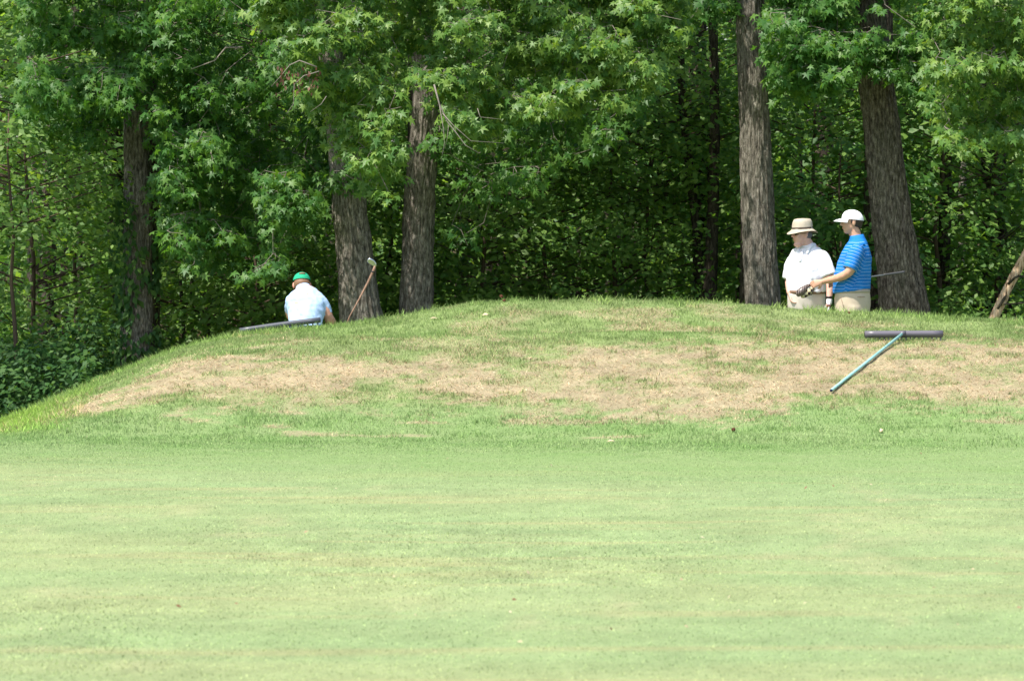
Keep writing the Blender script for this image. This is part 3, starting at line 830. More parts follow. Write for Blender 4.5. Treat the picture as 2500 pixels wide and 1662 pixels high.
# centre right, dim leaves beyond the sunny bough
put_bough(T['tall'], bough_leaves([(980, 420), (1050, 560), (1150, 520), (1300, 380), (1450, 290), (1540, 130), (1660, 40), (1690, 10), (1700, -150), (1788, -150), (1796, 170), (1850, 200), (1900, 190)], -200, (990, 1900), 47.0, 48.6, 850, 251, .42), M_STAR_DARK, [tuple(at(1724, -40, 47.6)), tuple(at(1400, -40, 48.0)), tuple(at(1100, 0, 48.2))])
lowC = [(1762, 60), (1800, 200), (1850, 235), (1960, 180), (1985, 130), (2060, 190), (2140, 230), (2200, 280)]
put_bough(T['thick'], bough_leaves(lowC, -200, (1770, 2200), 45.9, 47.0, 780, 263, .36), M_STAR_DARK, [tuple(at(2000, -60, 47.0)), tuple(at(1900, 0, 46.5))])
# the tree outside the right edge reaching in
p = at(2560, 720, 46.6); g0 = float(H(p.x, 46.6))
rt = empty('sweetgum_tree', (p.x, 46.6, g0)); tag(rt, 'tree whose bright star-leaved bough hangs into the upper right corner', 'tree')
bpy.context.view_layer.update()
link('trunk', trunk_mesh('trunk', [(p.x, 46.6, g0 - .1), (p.x, 46.6, 2), (p.x + .1, 46.6, 9)], [.26, .2, .12], 96, .05, .012, 51, 4.7, .03), M_BARK_GREY, rt)
c = link('crown', crown_mass('crown', p.x, 47.2, 7.8, 2.6, 2.0, 3.0, 1400), M_STAR, rt); c['kind'] = 'stuff'
put_bough(rt, bough_leaves([(2140, 240), (2200, 340), (2290, 300), (2340, 340), (2420, 380), (2560, 400)], -220, (2150, 2560), 44.9, 46.0, 640, 277, .36), M_STAR, [tuple(at(2540, -60, 46.2)), tuple(at(2400, 0, 45.8))])

# dead hanging branches on the sunny bough
def branchlet(root, paths, name='bare_branch', m=None):
    b_ = MB()
    for pts, r in paths:
        P = [at(x_, y_, Y_) for x_, y_, Y_ in pts]
        b_.tube(P, list(np.linspace(r * .7, r * .25, len(P))), 6)
    return link(name, b_.mesh(name), m or M_TWIG, root)
branchlet(T['pair'], [
    ([(1000, 195, 44.8), (1012, 240, 44.8), (1030, 280, 44.8), (1050, 305, 44.75), (1072, 335, 44.75), (1102, 352, 44.75)], .012),
    ([(1020, 262, 44.8), (1045, 290, 44.75), (1085, 325, 44.75), (1160, 330, 44.75)], .007),
    ([(1012, 240, 44.8), (1022, 300, 44.8), (1024, 330, 44.8), (1016, 372, 44.8)], .006),
    ([(1034, 284, 44.8), (1030, 318, 44.8), (1024, 345, 44.8)], .004),
    ([(1100, 250, 44.8), (1106, 270, 44.8), (1125, 272, 44.8), (1160, 276, 44.8)], .006)])
branchlet(T['lean'], [
    ([(730, 155, 44.8), (690, 140, 44.8), (668, 150, 44.8), (650, 172, 44.8), (625, 200, 44.8)], .010),
    ([(735, 165, 44.8), (700, 175, 44.8), (678, 195, 44.8), (676, 240, 44.8), (660, 262, 44.8)], .008),
    ([(752, 222, 44.8), (740, 240, 44.8), (715, 258, 44.8)], .006),
    ([(560, 110, 47), (520, 110, 47), (495, 140, 47), (440, 160, 47)], .016)])
m = 70
dx = rng.choice([650, 665, 680, 690, 705, 720, 728, 645], m) + rng.normal(0, 7, m); dy = rng.choice([165, 180, 190, 200, 175], m) + rng.normal(0, 14, m)
Pd = atv(dx, dy, rng.normal(44.8, .06, m)); S, T_, N = leaf_frames(m, (0, 0, -1), (0, -1, 0), .25, .8)
o = link('dead_leaves', leaves_mesh('dead_leaves', OVAL, Pd, S, T_, N, rng.uniform(.03, .06, m)), M_DEAD, T['lean']); o['kind'] = 'stuff'

# ivy on the leftmost trunk
m = 800
zz = rng.uniform(0.3, 2.3, m) ** 1.0; th = rng.uniform(-2.9, 0.3, m)
c0 = at(313, 760, 48.4)
keep = fbm(th * 1.3, zz * 2, 301, 2) > .45
th, zz = th[keep], zz[keep]; m = len(th)
P = np.stack([c0.x + (.20 + rng.uniform(0, .06, m)) * np.cos(th), 48.4 + (.20 + rng.uniform(0, .06, m)) * np.sin(th), zz - .2], 1)
S, T_, N = leaf_frames(m, (0, 0, -1), (0, -1, .4), .4, .4)
o = link('ivy', leaves_mesh('ivy', OVAL, P, S, T_, N, rng.uniform(.07, .11, m)), M_IVY)
tag(o, 'ivy climbing the leftmost thick grey trunk', 'ivy', kind='stuff')

# leaning dead log at the right edge
mlog, nt, b = mat('bare_wood', (.32, .2, .12), .85, .2)
n1 = noise_node(nt, 14, 5, mapped(nt, (3, 3, .5))); r = ramp(nt, n1.outputs[0], [(.36, (.10, .06, .035)), (.44, (.50, .33, .20)), (.62, (.70, .54, .37))])
nt.links.new(r.outputs[0], b.inputs['Base Color']); bump(nt, b, n1.outputs[0], .02, .8)
lg = empty('leaning_log', at(2288, 730, 47.0)); tag(lg, 'dead barkless orange-brown log leaning to the right at the right edge', 'log')
bpy.context.view_layer.update()
P = [at(2271, 765, 47.0), at(2289, 732, 47.0), at(2306, 697, 47.0), at(2324, 661, 47), at(2344, 622, 47), at(2361, 589, 47), at(2412, 489, 47), at(2492, 330, 47.2)]
b_ = MB(); b_.tube(P, [.050, .049, .050, .046, .048, .046, .044, .04], 14)
me = b_.mesh('log'); lm = link('stem', me, mlog, lg)
for v in me.vertices:
    q = v.co; k = 0.014 * (float(fbm(np.array([q.x * 14.]), np.array([q.z * 6. + q.y * 9]), 5, 3)[0]) - .5)
    q += Vector((k * 2, -k, 0))
b_ = MB()
b_.tube([at(2312, 701, 46.9), at(2338, 699, 46.9), at(2375, 697, 46.8), at(2430, 690, 46.8)], [.009, .008, .008, .007], 6)
b_.tube([at(2322, 655, 46.92), at(2338, 640, 46.9), at(2346, 636, 46.9), at(2370, 638, 46.9)], [.014, .012, .012, .01], 6)
b_.tube([at(2298, 712, 46.9), at(2312, 690, 46.9), at(2318, 680, 46.88)], [.012, .016, .01], 6)
link('clinging_vine', b_.mesh('clinging_vine'), M_BARK_DARK, lg)
# ------------------------------------------------------------------ people
def cloth(name, color, rough=.85, scale=260, tint=0.06, sheen=0.0, transl=0.0):
    m, nt, b = mat(name, color, rough, .15)
    n1 = noise_node(nt, scale, 2, mapped(nt, (1, 1, 1))); n2 = noise_node(nt, 9, 3, mapped(nt, (1, 1, 1)))
    r = ramp(nt, n2.outputs[0], [(.3, tuple(c * (1 - tint) for c in color)), (.7, tuple(min(1, c * (1 + tint)) for c in color))])
    nt.links.new(r.outputs[0], b.inputs['Base Color']); bump(nt, b, n1.outputs[0], .001, .4)
    return m
def skin_mat(name, c0, c1):
    m, nt, b = mat(name, c0, .55, .35)
    n1 = noise_node(nt, 30, 3, mapped(nt, (1, 1, 1)))
    r = ramp(nt, n1.outputs[0], [(.35, c0), (.7, c1)])
    va_ = nt.nodes.new('ShaderNodeVertexColor'); va_.layer_name = 'Flush'
    c = mix(nt, r.outputs[0], va_.outputs[0], 1.0, 'MULTIPLY')
    nt.links.new(c, b.inputs['Base Color'])
    b.inputs['Subsurface Weight'].default_value = 0.08; b.inputs['Subsurface Radius'].default_value = (.02, .008, .004)
    return m
M_SKIN_TAN = skin_mat('tanned_skin', (.52, .29, .19), (.60, .35, .235))
M_SKIN_PINK = skin_mat('ruddy_skin', (.66, .37, .29), (.72, .43, .34))
M_SKIN_RED = skin_mat('sunburnt_skin', (.50, .26, .18), (.56, .31, .22))
M_SKIN_RED_EAR = mat('sunburnt_ear', (.60, .28, .20), .55, .3)[0]
M_WHITE = cloth('white_polo', (.80, .80, .82))
M_PALEBLUE = cloth('pale_blue_polo', (.40, .55, .76))
M_KHAKI = cloth('khaki_cotton', (.52, .43, .32))
M_CREAM = cloth('cream_cotton', (.64, .57, .50))
M_HAIR = mat('brown_hair', (.045, .03, .02), .6, .4)[0]
M_HAIR_LIGHT = mat('light_brown_hair', (.20, .11, .06), .6, .4)[0]
M_HAIR_GREY = mat('dark_grey_hair', (.10, .10, .11), .6, .4)[0]
M_CAPW = cloth('white_cap', (.82, .82, .84)); M_CAPG = cloth('green_cap', (.02, .33, .17))
M_HAT = cloth('sand_hat', (.46, .40, .31), tint=.12); M_BAND = cloth('hat_band', (.09, .07, .055))
M_BELT = mat('brown_leather', (.20, .12, .075), .5, .4)[0]; M_BELT2 = mat('tan_belt', (.40, .34, .27), .6, .3)[0]
M_NAVY = cloth('navy_cloth', (.02, .03, .07)); M_BLACK = mat('black_rubber', (.015, .015, .017), .5, .4)[0]
M_LENS = mat('dark_lens', (.012, .012, .014), .15, .6)[0]; M_EYE = mat('eye', (.55, .52, .5), .3, .5)[0]
M_STEEL = mat('brushed_steel', (.62, .62, .64), .32, .5, 1.0)[0]
M_SHAFT = mat('grey_shaft', (.42, .43, .45), .35, .5, .6)[0]
M_SHOE = mat('white_shoe', (.7, .7, .68), .5, .4)[0]
M_LOGO = mat('dark_red_patch', (.17, .02, .035), .6, .3)[0]

# blue shirt with thin white stripes that follow torso and sleeves
M_BLUE, nt, b = mat('blue_striped_polo', (.02, .2, .62), .8, .15)
sa = nt.nodes.new('ShaderNodeAttribute'); sa.attribute_name = 'stripe'
md = nt.nodes.new('ShaderNodeMath'); md.operation = 'FRACT'
dv = nt.nodes.new('ShaderNodeMath'); dv.operation = 'DIVIDE'; dv.inputs[1].default_value = .0335
nt.links.new(sa.outputs['Fac'], dv.inputs[0]); nt.links.new(dv.outputs[0], md.inputs[0])
lt = nt.nodes.new('ShaderNodeMath'); lt.operation = 'LESS_THAN'; lt.inputs[1].default_value = .09
nt.links.new(md.outputs[0], lt.inputs[0])
nn = noise_node(nt, 9, 3, mapped(nt, (1, 1, 1)))
rb = ramp(nt, nn.outputs[0], [(.3, (.010, .14, .46)), (.7, (.018, .20, .58))])
c = mix(nt, rb.outputs[0], (.36, .52, .74), lt.outputs[0])
nt.links.new(c, b.inputs['Base Color'])

def V3(*a): return Vector(a)

def head_parts(B, c, f, hgt=.235, scale=1.0, pitch=0.0):
    """Adds skull, jaw, nose, brow, lips, chin and ears of a head at centre c facing f."""
    f = Vector(f).normalized(); up = Vector((0, 0, 1)); s = f.cross(up).normalized()
    if pitch:
        R = Matrix.Rotation(-pitch, 3, s); f = R @ f; up = R @ up
    k = scale; c = Vector(c)
    A = (f, s, up)
    P = lambda x, y, z: c + f * x * k + s * y * k + up * z * k
    B.ell(P(-.012, 0, .028), (.098 * k, .077 * k, .092 * k), A, 24, 16)
    B.ell(P(.018, 0, -.035), (.072 * k, .062 * k, .082 * k), A, 20, 14)
    B.ell(P(.045, 0, -.088), (.036 * k, .036 * k, .026 * k), A)             # chin
    B.ell(P(.060, 0, .035), (.030 * k, .055 * k, .016 * k), A)              # brow
    B.ell(P(.095, 0, -.008), (.018 * k, .011 * k, .030 * k), A)              # nose
    B.ell(P(.103, 0, -.020), (.018 * k, .015 * k, .012 * k), A)
    B.ell(P(.082, 0, -.050), (.014 * k, .024 * k, .008 * k), A)              # lips
    B.ell(P(.080, 0, -.061), (.014 * k, .021 * k, .008 * k), A)
    for q in (-1, 1):
        B.ell(P(.058, q * .036, -.022), (.026 * k, .022 * k, .030 * k), A)   # cheek
        B.ell(P(-.010, q * .079, -.005), (.018 * k, .008 * k, .032 * k), A)  # ear
    return P, f, s, up

def hand(B, wrist, d, palmn, curl=.6, k=1.0, spread=.0, thumb=1):
    """Palm, four unequal bent fingers and a thumb. d: direction of the hand, palmn: palm facing."""
    d = Vector(d).normalized(); n = Vector(palmn); n = (n - d * n.dot(d)).normalized(); s = d.cross(n)
    w = Vector(wrist)
    B.loft([(w, .022 * k, .020 * k), (w + d * .03 * k, .030 * k, .018 * k), (w + d * .06 * k, .038 * k, .016 * k), (w + d * .092 * k, .038 * k, .013 * k)], s, 14)
    for i, (o, L) in enumerate(((-.030, .070), (-.010, .080), (.010, .075), (.029, .060))):
        p = w + d * .082 * k + s * o * k; dd = d.copy(); pts = [p]
        for j, seg in enumerate((.45, .32, .25)):
            a = curl * (.7, 1.0, .8)[j]
            dd = (dd * math.cos(a) + n * math.sin(a)).normalized()
            ax = dd.cross(s)
            pts.append(pts[-1] + dd * L * seg * k)
            n2 = s.cross(dd) * -1
            dd = dd
            # rotate the bending frame
            n = n
            dcur = dd
            perp = (n - dcur * n.dot(dcur))
            if perp.length > 1e-4: nn_ = perp.normalized()
        B.tube(pts, [.0098 * k, .0092 * k, .0085 * k, .007 * k], 8)
    t0 = w + d * .028 * k - s * .026 * k * thumb
    t1 = t0 + (d * .6 - s * thumb * .6 + n * .5).normalized() * .036 * k
    t2 = t1 + (d * .9 + n * .5).normalized() * .028 * k
    B.tube([t0, t1, t2], [.013 * k, .0115 * k, .009 * k], 8)

def limb(B, pts, rads, side=(1, 0, 0), n=16):
    B.loft([(p, r if not hasattr(r, '__len__') else r[0], r if not hasattr(r, '__len__') else r[1]) for p, r in zip(pts, rads)], side, n)

def smooth_path(pts, rads, k=4):
    """Interpolate a bent limb so that joints round off."""
    P = [Vector(p) for p in pts]; out = []; rr = []
    for i in range(len(P) - 1):
        p0, p1, p2, p3 = P[max(i - 1, 0)], P[i], P[i + 1], P[min(i + 2, len(P) - 1)]
        for j in range(k):
            t = j / k
            out.append(.5 * ((2 * p1) + (p2 - p0) * t + (2 * p0 - 5 * p1 + 4 * p2 - p3) * t * t + (3 * p1 - p0 - 3 * p2 + p3) * t ** 3))
            r1, r2 = rads[i], rads[i + 1]
            rr.append(r1 + (r2 - r1) * t)
    out.append(P[-1]); rr.append(rads[-1])
    return out, rr

def folds(me, amp, seed, scale=(9, 9, 3.2), zlo=None):
    n = len(me.vertices); co = np.empty(n * 3); me.vertices.foreach_get('co', co); co = co.reshape(-1, 3)
    no = np.empty(n * 3); me.vertices.foreach_get('normal', no); no = no.reshape(-1, 3)
    a = fbm(co[:, 0] * scale[0] + co[:, 1] * 5, co[:, 2] * scale[2] + co[:, 1] * scale[1], seed, 3) - .5
    b_ = np.abs(vnoise(co[:, 0] * 14 + co[:, 2] * 9, co[:, 2] * 12 - co[:, 1] * 10, seed + 5) - .5) - .25
    co += no * (a * 2 * amp + b_ * amp * .9)[:, None]
    me.vertices.foreach_set('co', co.ravel()); me.update()

def flush(me, spots=()):
    n = len(me.vertices); co = np.empty(n * 3); me.vertices.foreach_get('co', co); co = co.reshape(-1, 3)
    C = np.ones((n, 3))
    for p, r, col in spots:
        d = np.linalg.norm(co - np.array(tuple(p)), axis=1); w = np.clip(1 - d / r, 0, 1)[:, None] ** .7
        C = C * (1 - w) + np.array(col) * w
    vcol(me, 'Flush', C)

def cap_me(P, dirs, brim=.085, k=1.0, crown_h=.085, drop=0.0, name='cap'):
    """Baseball cap: domed shell with a curved peak."""
    B = MB(); f, s, up = dirs; nu, nv = 32, 9; V = []; Fs = []
    for j in range(nv + 1):
        ph = (math.pi / 2) * j / nv
        for i in range(nu):
            th = 2 * math.pi * i / nu
            rx, ry = .112 * k, .090 * k
            q = P(-.012, 0, .042) + f * rx * math.cos(th) * math.cos(ph) ** .75 + s * ry * math.sin(th) * math.cos(ph) ** .75 + up * (crown_h * math.sin(ph) - (0.012 * (1 - math.cos(th)) * math.cos(ph)))
            V.append(q)
    for j in range(nv):
        for i in range(nu):
            i2 = (i + 1) % nu
            Fs.append((j * nu + i, j * nu + i2, (j + 1) * nu + i2, (j + 1) * nu + i))
    B.add(V, Fs)
    dome = B.mesh(name)
    B = MB(); V = []; Fs = []; m = 14
    for side_ in (0, 1):
        for j in range(6):
            t = j / 5
            for i in range(m + 1):
                a = -1.0 + 2.0 * i / m
                r0x, r0y = .108 * k, .086 * k
                bx, by = math.cos(a * 1.05) * r0x, math.sin(a * 1.05) * r0y
                ext = brim * math.cos(a * math.pi / 2 * .96) ** .6 * t
                z = -.004 - .022 * t * t - .014 * (a * a) * t - side_ * .004
                V.append(P(-.012, 0, .042) + f * (bx + ext) + s * by * (1 + .05 * t) + up * z)
    w = m + 1
    for side_ in (0, 1):
        for j in range(5):
            for i in range(m):
                a0 = side_ * 6 * w + j * w + i
                q = (a0, a0 + 1, a0 + w + 1, a0 + w)
                Fs.append(q if side_ == 0 else q[::-1])
    for i in range(m):
        a0 = 5 * w + i; b0 = 6 * w + a0
        Fs.append((a0, a0 + 1, b0 + 1, b0))
    B.add(V, Fs)
    return dome, B.mesh('peak')

def person_root(loc, label):
    r = empty('person', loc); tag(r, label, 'person'); bpy.context.view_layer.update(); return r

def legs(B, hips, knees, ankles, rr=(.098, .062, .045)):
    for h, k_, a in zip(hips, knees, ankles):
        p, r = smooth_path([h, k_, a], rr, 5); limb(B, p, r)

def trousers_me(hips, knees, ankles, waist, name='trousers', seed=3, rr=(.108, .082, .075)):
    B = MB()
    for h, k_, a in zip(hips, knees, ankles):
        p, r = smooth_path([h, k_, a], rr, 5); limb(B, p, r)
    B.loft(waist, (1, 0, 0), 28)
    me = baked(B.mesh(name), .012, 3); folds(me, .006, seed, (7, 7, 5)); return me

def shoe(root, a, d):
    d = Vector(d).normalized(); B = MB(); a = Vector(a); g = a.z
    s = d.cross(Vector((0, 0, 1)))
    B.loft([(a - d * .07 + V3(0, 0, -.035), .034, .035), (a - d * .03 + V3(0, 0, -.025), .040, .05), (a + d * .05 + V3(0, 0, -.04), .042, .036), (a + d * .13 + V3(0, 0, -.052), .046, .026), (a + d * .185 + V3(0, 0, -.058), .03, .018)], s, 14)
    link('shoe', B.mesh('shoe'), M_SHOE, root)

# ---------- man in the blue striped shirt (profile to the left)
bx, by_ = 3.36, 45.3
gz = float(H(bx, by_))
r1 = person_root((bx, by_, gz), 'man in a blue striped polo and white cap, holding a golf club behind him')
hips = [(3.35, by_ - .10, .93), (3.35, by_ + .10, .93)]; knees = [(3.33, by_ - .11, .50), (3.34, by_ + .12, .50)]; ankles = [(3.37, by_ - .12, gz + .09), (3.38, by_ + .13, gz + .09)]
LSH, LEL, LWR = (3.385, by_ - .185, 1.500), (3.285, by_ - .245, 1.262), (3.055, by_ - .09, 1.178)
RSH, REL, RWR = (3.385, by_ + .185, 1.500), (3.44, by_ + .27, 1.24), (3.24, by_ + .24, 1.165)
def torso_blue(o=0.0):
    return [((3.345, by_, .90), .150 + o, .175 + o), ((3.345, by_, 1.0), .155 + o, .178 + o), ((3.338, by_, 1.10), .168 + o, .178 + o), ((3.343, by_, 1.22), .170 + o, .183 + o),
            ((3.365, by_, 1.34), .156 + o, .192 + o), ((3.385, by_, 1.44), .138 + o, .198 + o), ((3.392, by_, 1.51), .110 + o, .182 + o), ((3.392, by_, 1.565), .080 + o, .125 + o), ((3.388, by_, 1.60), .062 + o, .075 + o)]
B = MB(); B.loft(torso_blue(), (1, 0, 0), 30)
P, f, s, up = head_parts(B, (3.338, by_, 1.755), (-1, -.10, 0), scale=.98)
B.loft([((3.385, by_, 1.57), .062, .066), ((3.375, by_, 1.63), .058, .060), ((3.360, by_, 1.68), .056, .056), ((3.350, by_, 1.73), .055, .055)], (1, 0, 0), 20)
legs(B, hips, knees, ankles)
for S_, E_, W_ in ((LSH, LEL, LWR), (RSH, REL, RWR)):
    p, r = smooth_path([S_, E_, W_], [.058, .046, .027], 5); r[5] = .044; limb(B, p, r)
hand(B, LWR, (-1, .05, -.28), (.1, 1, -.2), .75, 1.0, thumb=-1)
hand(B, RWR, (-1, -.1, -.1), (0, -1, -.2), .9, 1.0, thumb=-1)
me = baked(B.mesh('body'), .006, 2, .3); flush(me, [(P(.088, 0, -.056), .022, (.95, .62, .6)), (P(.02, 0, -.07), .06, (.86, .84, .85))])
link('body', me, M_SKIN_TAN, r1)
B = MB(); B.loft([((3.340, by_, 1.085), .186, .196), ((3.338, by_, 1.10), .184, .194)] + torso_blue(.014)[3:8], (1, 0, 0), 40)
sl = (Vector(LEL) - Vector(LSH)).normalized(); sr = (Vector(REL) - Vector(RSH)).normalized()
for S_, d_ in ((Vector(LSH), sl), (Vector(RSH), sr)):
    limb(B, [S_ - d_ * .055, S_ - d_ * .03, S_ + d_ * .02, S_ + d_ * .08, S_ + d_ * .14, S_ + d_ * .20, S_ + d_ * .225], [.028, .050, .070, .079, .078, .074, .072], (1, 0, 0), 20)
me = baked(B.mesh('shirt'), .008, 3); folds(me, .010, 41)
n = len(me.vertices); co = np.empty(n * 3); me.vertices.foreach_get('co', co); co = co.reshape(-1, 3)
st = co[:, 2] + .035 * np.sin((co[:, 0] - 3.2) * 9) * (co[:, 2] - 1.1) + .012 * (fbm(co[:, 0] * 8, co[:, 2] * 8, 5, 2) - .5)
for S_, d_ in ((Vector(LSH), sl), (Vector(RSH), sr)):
    q = co - np.array(S_); t = q @ np.array(d_); rad = np.linalg.norm(q - t[:, None] * np.array(d_)[None], axis=1)
    out = (np.abs(co[:, 1] - by_) > .175) & (t > -.02) & (rad < .12)
    st = np.where(out, S_.z - t * 1.02, st)
a_ = me.attributes.new('stripe', 'FLOAT', 'POINT'); a_.data.foreach_set('value', st.astype(np.float32))
link('shirt', me, M_BLUE, r1)
B = MB(); B.loft([((3.394, by_, 1.53), .112, .172), ((3.395, by_, 1.556), .100, .142), ((3.393, by_, 1.582), .086, .104), ((3.390, by_, 1.605), .076, .084), ((3.386, by_, 1.632), .070, .074)], (1, 0, 0), 24)
me = B.mesh('collar'); a_ = me.attributes.new('stripe', 'FLOAT', 'POINT'); a_.data.foreach_set('value', np.full(len(me.vertices), .02, dtype=np.float32)); link('collar', me, M_BLUE, r1)
link('trousers', trousers_me(hips, knees, [(a[0], a[1], gz + .07) for a in ankles], [((3.345, by_, .86), .172, .196), ((3.347, by_, .95), .178, .198), ((3.347, by_, 1.03), .176, .194), ((3.342, by_, 1.088), .172, .186)]), M_KHAKI, r1)
B = MB(); B.loft([((3.341, by_, 1.068), .180, .193), ((3.341, by_, 1.098), .180, .192)], (1, 0, 0), 36); link('belt', B.mesh('belt'), M_BELT2, r1)
for a in ankles: shoe(r1, a, (-1, 0, 0))
dome, peak = cap_me(P, (f, s, up), .085, .98)
co_ = link('cap', dome, M_CAPW, r1)
link('peak', peak, M_CAPW, co_)
B = MB(); B.ell(P(-.040, 0, .010), (.074, .0775, .072), (f, s, up), 20, 12)
B.ell(P(-.075, 0, -.025), (.030, .055, .045), (f, s, up)); B.ell(P(.012, .074, .010), (.012, .008, .022), (f, s, up)); B.ell(P(.012, -.074, .010), (.012, .008, .022), (f, s, up))
link('hair', baked(B.mesh('hair'), .006, 1), M_HAIR, r1)
B = MB()
for q in (-1, 1): B.ell(P(.074, q * .030, .008), (.012, .013, .008), (f, s, up), 10, 8)
link('eyes', B.mesh('eyes'), M_EYE, r1)
B = MB(); B.tube([(3.215, by_ - .196, 1.03), (3.235, by_ - .207, .97), (3.25, by_ - .212, .90)], .0025, 6); link('pocket_seam', B.mesh('pocket_seam'), M_BELT, r1)
B = MB(); B.tube([(3.38, by_ - .207, 1.028), (3.42, by_ - .197, 1.027), (3.455, by_ - .175, 1.029)], .0025, 6); link('pocket_seam', B.mesh('pocket_seam'), M_BELT, r1)

# his club: head in front at the left hand, shaft passing behind him, grip to the right
C0, C1 = V3(2.905, by_ + .0, 1.135), V3(3.898, by_ + .50, 1.264)
cd = (C1 - C0).normalized()
cl = empty('golf_club', C0); tag(cl, 'golf club held level, grey shaft running behind the blue shirt to a dark grip', 'golf club'); bpy.context.view_layer.update()
L = (C1 - C0).length
B = MB(); B.tube([C0, C0 + cd * (L - .24)], [.0055, .0075], 10); link('shaft', B.mesh('shaft'), M_SHAFT, cl)
B = MB(); B.tube([C0 + cd * (L - .24), C0 + cd * (L - .22), C1 - cd * .01, C1], [.0095, .0105, .0125, .0125], 12); link('grip', B.mesh('grip'), mat('grey_grip', (.07, .07, .075), .5, .4)[0], cl)
mh, nt, b = mat('dark_wood_head', (.05, .035, .03), .35, .5)
v = mapped(nt, (1, 1, 1)); w = nt.nodes.new('ShaderNodeTexWave'); w.inputs['Scale'].default_value = 18; w.inputs['Distortion'].default_value = 1.5; nt.links.new(v, w.inputs[0])
r = ramp(nt, w.outputs[0], [(.0, (.04, .025, .025)), (.72, (.07, .045, .04)), (.9, (.30, .24, .2))]); nt.links.new(r.outputs[0], b.inputs['Base Color'])
B = MB(); dn = V3(-.72, -.1, -.62).normalized(); sd_ = V3(.1, -1, 0)
B.loft([(C0 + V3(.04, -.03, .012), .012, .012), (C0 + dn * .01 + V3(0, -.03, 0), .022, .020), (C0 + dn * .06 + V3(0, -.04, 0), .040, .034), (C0 + dn * .105 + V3(.0, -.045, 0), .042, .038), (C0 + dn * .145 + V3(.0, -.045, 0), .022, .022)], sd_, 18)
link('club_head', B.mesh('club_head'), mh, cl)
# patterned pouch below his hand
mp_, nt, b = mat('plaid_cloth', (.5, .42, .26), .9, .1)
ck = nt.nodes.new('ShaderNodeTexChecker'); ck.inputs['Scale'].default_value = 34; nt.links.new(mapped(nt, (1, .3, 1)), ck.inputs[0])
ck.inputs[1].default_value = (.52, .46, .28, 1); ck.inputs[2].default_value = (.05, .035, .03, 1); nt.links.new(ck.outputs[0], b.inputs['Base Color'])
pc = V3(2.902, by_ - .04, 1.075)
po = empty('head_cover', pc); tag(po, 'beige and black patterned club head cover hanging below the club in his hand', 'head cover'); bpy.context.view_layer.update()
B = MB(); B.loft([(pc + V3(-.065, 0, -.045), .012, .016), (pc + V3(-.045, 0, -.04), .024, .026), (pc + V3(0, 0, -.018), .030, .030), (pc + V3(.035, 0, .015), .030, .030), (pc + V3(.058, 0, .040), .022, .024)], (0, 1, 0), 18)
me = B.mesh('cover'); folds(me, .004, 77, (30, 30, 30)); link('cover', me, mp_, po)
B = MB(); B.tube([pc + V3(.045, -.02, .035), pc + V3(.052, -.03, .0), pc + V3(.035, -.03, -.03), pc + V3(.012, -.025, -.03)], .004, 6); link('strap', B.mesh('strap'), M_BLACK, po)

# ---------- man in the white polo and brimmed hat (three quarter to the left)
y1 = 45.85; gz = float(H(2.93, y1))
r2 = person_root((2.93, y1, gz), 'older man in a white polo, sand coloured brimmed hat and sunglasses')
sv = V3(.87, -.5, 0); fv = V3(-.5, -.87, 0)
o = V3(2.935, y1, 0)
def pt(a, d, z): return o + sv * a + fv * d + V3(0, 0, z)
hips = [pt(.10, 0, .90), pt(-.10, 0, .90)]; knees = [pt(.11, .02, .48), pt(-.11, .02, .48)]; ankles = [pt(.12, -.02, gz + .09), pt(-.12, -.02, gz + .09)]
def torso_w(q=0.0):
    return [(pt(0, 0, .88), .170 + q, .145 + q), (pt(0, .01, 1.0), .174 + q, .156 + q), (pt(0, .02, 1.10), .176 + q, .166 + q), (pt(0, .02, 1.2), .178 + q, .164 + q),
            (pt(0, .005, 1.32), .182 + q, .146 + q), (pt(0, -.01, 1.41), .182 + q, .126 + q), (pt(0.004, -.02, 1.465), .158 + q, .102 + q), (pt(.004, -.02, 1.505), .108 + q, .082 + q), (pt(0, -.01, 1.54), .072 + q, .066 + q)]
LSH, LEL, LWR = pt(.166, -.01, 1.425), V3(3.150, y1 - .15, 1.20), V3(3.142, y1 - .21, 1.0)
RSH, REL, RWR = pt(-.155, -.01, 1.405), V3(2.762, y1 + .06, 1.20), V3(2.758, y1 - .08, 1.05)
B = MB(); B.loft(torso_w(), sv, 30)
hc = V3(2.878, y1 - .05, 1.640)
P, f, s, up = head_parts(B, hc, (-.90, -.44, 0), scale=.98)
B.loft([(pt(0, -.01, 1.50), .070, .066), (pt(0, .01, 1.545), .066, .062), (hc + V3(.03, .02, -.06), .064, .060), (hc + V3(.02, .01, -.02), .06, .058)], sv, 20)
B.ell(P(.045, 0, -.105), (.042, .045, .028), (f, s, up))
legs(B, hips, knees, ankles, (.085, .055, .042))
for S_, E_, W_ in ((LSH, LEL, LWR), (RSH, REL, RWR)):
    p, r = smooth_path([S_, E_, W_], [.056, .043, .027], 5); r[5] = .043; limb(B, p, r)
hand(B, LWR, (-.05, -.12, -1), (-1, .1, .1), .22, .95, thumb=-1)
hand(B, RWR, (.25, -.35, -1), (.9, -.2, 0), .8, 1.0, thumb=1)
me = baked(B.mesh('body'), .006, 2, .3); flush(me, [(P(.088, 0, -.056), .022, (1, .66, .64)), (P(.10, 0, -.012), .03, (1.0, .8, .78)), (P(.05, .05, -.03), .04, (1, .86, .84))])
link('body', me, M_SKIN_PINK, r2)
B = MB(); B.loft([(pt(0, .02, 1.065), .194, .182), (pt(0, .02, 1.10), .193, .184), (pt(0, .02, 1.2), .194, .181)] + [(c_, a + .014, b_ + .014) for c_, a, b_ in torso_w()[4:8]], sv, 40)
